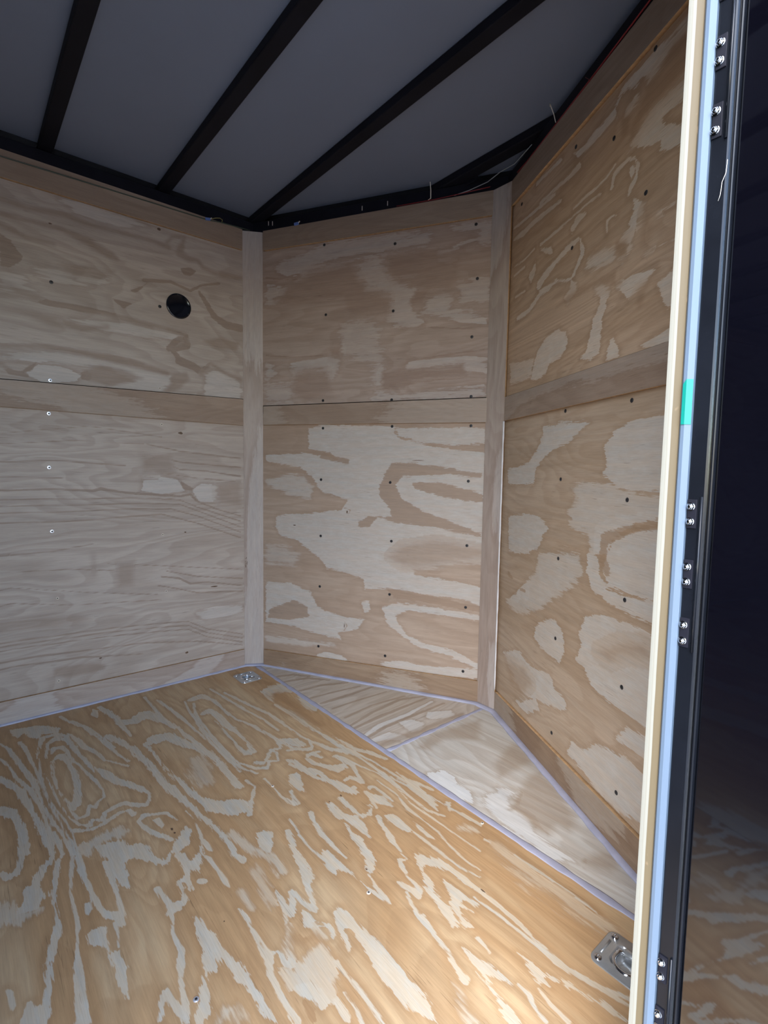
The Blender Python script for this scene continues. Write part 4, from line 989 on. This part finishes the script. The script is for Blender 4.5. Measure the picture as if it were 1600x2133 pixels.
def knots(M, pts, parent, depth):
    for u, v, ru, rv in pts:
        bm = bmesh.new(); n = 9
        c = bm.verts.new((0, 0, 0.0004)); ring = []
        for k in range(n):
            a = 2 * math.pi * k / n; q = random.uniform(0.75, 1.2)
            ring.append(bm.verts.new((ru * q * math.cos(a), rv * q * math.sin(a), 0.0001)))
        for k in range(n): bm.faces.new((c, ring[k], ring[(k + 1) % n]))
        bmesh.ops.transform(bm, matrix=M @ Matrix.Translation((u, v, depth)), verts=bm.verts)
        obj('knot', bm, KNOT, parent)
knots(M_F, [(0.938, -0.686, 0.006, 0.003), (0.957, -0.685, 0.004, 0.0025), (1.100, -0.258, 0.005, 0.003), (1.102, -0.300, 0.003, 0.002), (1.366, -0.371, 0.003, 0.002), (1.581, -0.203, 0.008, 0.0022), (1.290, -0.690, 0.002, 0.0015)], floor, 0.0)
knots(M_L, [(-0.336, 1.097, 0.010, 0.005), (-0.323, 0.124, 0.007, 0.004), (-0.666, 0.176, 0.006, 0.003), (-0.195, 0.407, 0.016, 0.003), (-0.322, 0.666, 0.005, 0.003)], aL, FRONT)
knots(M_L, [(-0.410, 1.919, 0.008, 0.005), (-0.788, 1.824, 0.006, 0.003)], aU, FRONT)
knots(M_NL, [(0.487, 0.764, 0.004, 0.006), (0.479, 0.247, 0.002, 0.009), (0.219, 0.691, 0.009, 0.002), (0.811, 0.995, 0.026, 0.0012)], bL, FRONT)
# ------------------------------------------------------------------ round black cover on the left wall
mr = frame((FRONT, -0.3355, 1.6285), (0, 1, 0), (1, 0, 0))
cv = thing('round_cover', 'glossy black round cover on the left plywood wall', 'wall cover'); cv.matrix_world = mr
bm = bmesh.new(); lathe(bm, [(0.0505, 0), (0.0515, 0.002), (0.0505, 0.0040), (0.0455, 0.0050), (0.0445, 0.0046)], 48); obj('rim', bm, COVER, cv, True)
bm = bmesh.new(); lathe(bm, [(0.0447, 0.0044), (0.040, 0.0032), (0.030, 0.0016), (0.018, 0.0008), (0.008, 0.0005), (0, 0.0004)], 48); obj('dish', bm, COVER, cv, True)  # centre hollowed inward, shape chosen to move the highlight to the right
for a in (95, 215, 325):
    bm = bmesh.new(); lathe(bm, [(0.0022, 0.0046), (0.0022, 0.0062), (0.0012, 0.0070), (0, 0.0071)], 10)
    bmesh.ops.translate(bm, vec=(0.0462 * math.cos(math.radians(a)), 0.0462 * math.sin(math.radians(a)), 0), verts=bm.verts); obj('rivet', bm, DARKSCREW, cv, True)

# ------------------------------------------------------------------ wiring along the top of the walls
def wire(name, pts, r, mat, label, cat='wire', wob=0.0, n=6):
    P = [Vector(p) for p in pts]; full = []
    for a, b in zip(P, P[1:]):
        k = max(1, int((b - a).length / 0.04))
        full += [a.lerp(b, i / k) + (Vector((0, 0, random.uniform(-wob, wob))) if i else Vector()) for i in range(k)]
    full.append(P[-1]); bm = bmesh.new(); tube(bm, full, r, n)
    return tag(obj(name, bm, mat, None, True), label, cat)
wire('wire', [on(M_L, -2.9, 1.985, 0.0085), on(M_L, -1.6, 1.992, 0.0085), on(M_L, -0.93, 1.996, 0.0085), on(M_L, -0.64, 2.003, 0.0085), on(M_L, -0.215, 2.012, 0.0085), on(M_L, -0.165, 2.019, 0.0085), on(M_L, -0.10, 2.023, 0.0085), on(M_L, -0.02, 2.027, 0.010)], 0.0022, WGREEN, 'thin dark green wire drooping along the top of the left wall')
wire('wire', [on(M_L, -0.195, 2.022, 0.011), on(M_L, -0.178, 2.030, 0.011), on(M_L, -0.160, 2.036, 0.010), on(M_L, -0.148, 2.032, 0.010), on(M_L, -0.150, 2.022, 0.008)], 0.0014, WYEL, 'short looped yellow wire end at the blue connector on the left wall')
def connector(M, u, v, d, label, rz):
    c = thing('wire_connector', label, 'wire connector'); mm = M.copy(); mm.translation = on(M, u, v, d); c.matrix_world = mm @ Matrix.Rotation(rz, 4, 'Z')
    bm = bmesh.new(); box(bm, -0.012, 0.010, -0.0055, 0.0055, -0.003, 0.004, 0.0015); obj('body', bm, BLUE, c)
    bm = bmesh.new(); tube(bm, [(0.009, 0.001, 0.001), (0.017, 0.006, 0.002)], 0.0022, 8); obj('lead', bm, ZIP, c)
connector(M_L, -0.212, 2.015, 0.010, 'blue wire connector at the top of the left wall', 0.2)
connector(M_NL, 0.235, 2.026, 0.009, 'blue wire connector on the rail above the front left wall', 0.1)
wire('wire', [on(M_NR, LN - 0.02, 2.036, 0.004), on(M_NR, 0.78, 2.034, 0.004), on(M_NR, 0.558, 2.028, 0.004), on(M_NR, 0.385, 2.026, 0.004), on(M_NR, 0.164, 2.026, 0.004), on(M_NR, 0.09, 2.03, 0.005)], 0.0026, WRED, 'red wire along the top of the front right wall')
wire('wire', [on(M_NL, 0.94, 2.028, 0.006), on(M_NL, 1.00, 2.034, 0.012), on(M_NL, 1.07, 2.050, 0.016), (1.00, D - 0.05, 2.062), on(M_NR, 0.08, 2.064, 0.012), on(M_NR, 0.20, 2.060, 0.006)], 0.0014, WGREY, 'thin grey wire curving along the rail above the nose')
wire('wire', [on(M_NL, 0.70, 2.027, 0.005), on(M_NL, 0.86, 2.026, 0.006), on(M_NL, 0.98, 2.030, 0.008), on(M_NL, 1.08, 2.034, 0.010)], 0.0016, WRED, 'short dark red wire end on the rail above the front left wall')
def strap(name, pts, w, label, mat=ZIP):
    bm = bmesh.new(); tube(bm, pts, w, 6, 0.0007); return tag(obj(name, bm, mat), label, 'cable tie')
strap('cable_tie', [on(M_NL, 0.835, 2.027, 0.009), on(M_NL, 0.846, 2.030, 0.012), on(M_NL, 0.848, 2.055, 0.020), on(M_NL, 0.846, 2.085, 0.026)], 0.0020, 'upright pale cable tie tail on the rail above the front left wall')
strap('cable_tie', [on(M_NR, 0.366, 2.026, 0.009), on(M_NR, 0.372, 2.046, 0.020), on(M_NR, 0.382, 2.060, 0.036), on(M_NR, 0.396, 2.056, 0.046), on(M_NR, 0.404, 2.042, 0.050)], 0.0013, 'curled pale cable tie tail above the front right wall')
strap('cable_tie', [on(M_NR, 0.545, 2.020, 0.007), on(M_NR, 0.540, 2.030, 0.010), on(M_NR, 0.530, 2.040, 0.012)], 0.0013, 'reddish cable tie around the red wire near the doorway', WRED)

# ------------------------------------------------------------------ green tape on the jamb strip, thread on the door edge
bm = bmesh.new()
pts = [(2.0195, 1.008), (2.0285, 1.008), (2.0285, 1.061), (2.0225, 1.061), (2.0195, 1.056)]
def strip_y(x): return -0.4262 - 0.0005 if x <= 2.0232 else -0.4262 - 0.0005 + (x - 2.0232) / 0.0053 * 0.0057
xs = [2.0195, 2.0232, 2.0285]
top = {2.0195: 1.0555, 2.0232: 1.061, 2.0285: 1.061}
fr = [[bm.verts.new((x, strip_y(x) - t, 1.0085)) for x in xs] + [bm.verts.new((x, strip_y(x) - t, top[x])) for x in xs[::-1]] for t in (0.0004, 0.0)]
a, b = fr
bm.faces.new((a[0], a[1], a[4], a[5])); bm.faces.new((a[1], a[2], a[3], a[4])); bm.faces.new((b[0], b[5], b[4], b[1])); bm.faces.new((b[1], b[4], b[3], b[2]))
for k in range(6): bm.faces.new((a[k], b[k], b[(k + 1) % 6], a[(k + 1) % 6]))
tag(obj('tape_piece', bm, TAPE), 'piece of green tape stuck on the pale doorway strip', 'tape')
wire('thread', [(2.0475, -0.4180, 1.298), (2.0468, -0.4182, 1.284), (2.0440, -0.4196, 1.275), (2.0432, -0.4198, 1.262), (2.0412, -0.4192, 1.256)], 0.0003, ZIP, 'tiny pale thread hanging at the black door edge', 'thread')

# ------------------------------------------------------------------ ground outside
bm = bmesh.new(); box(bm, -30, 30, -30, 30, -0.75, -0.55)
struct(obj('ground', bm, CONC), 'concrete drive outside the trailer')
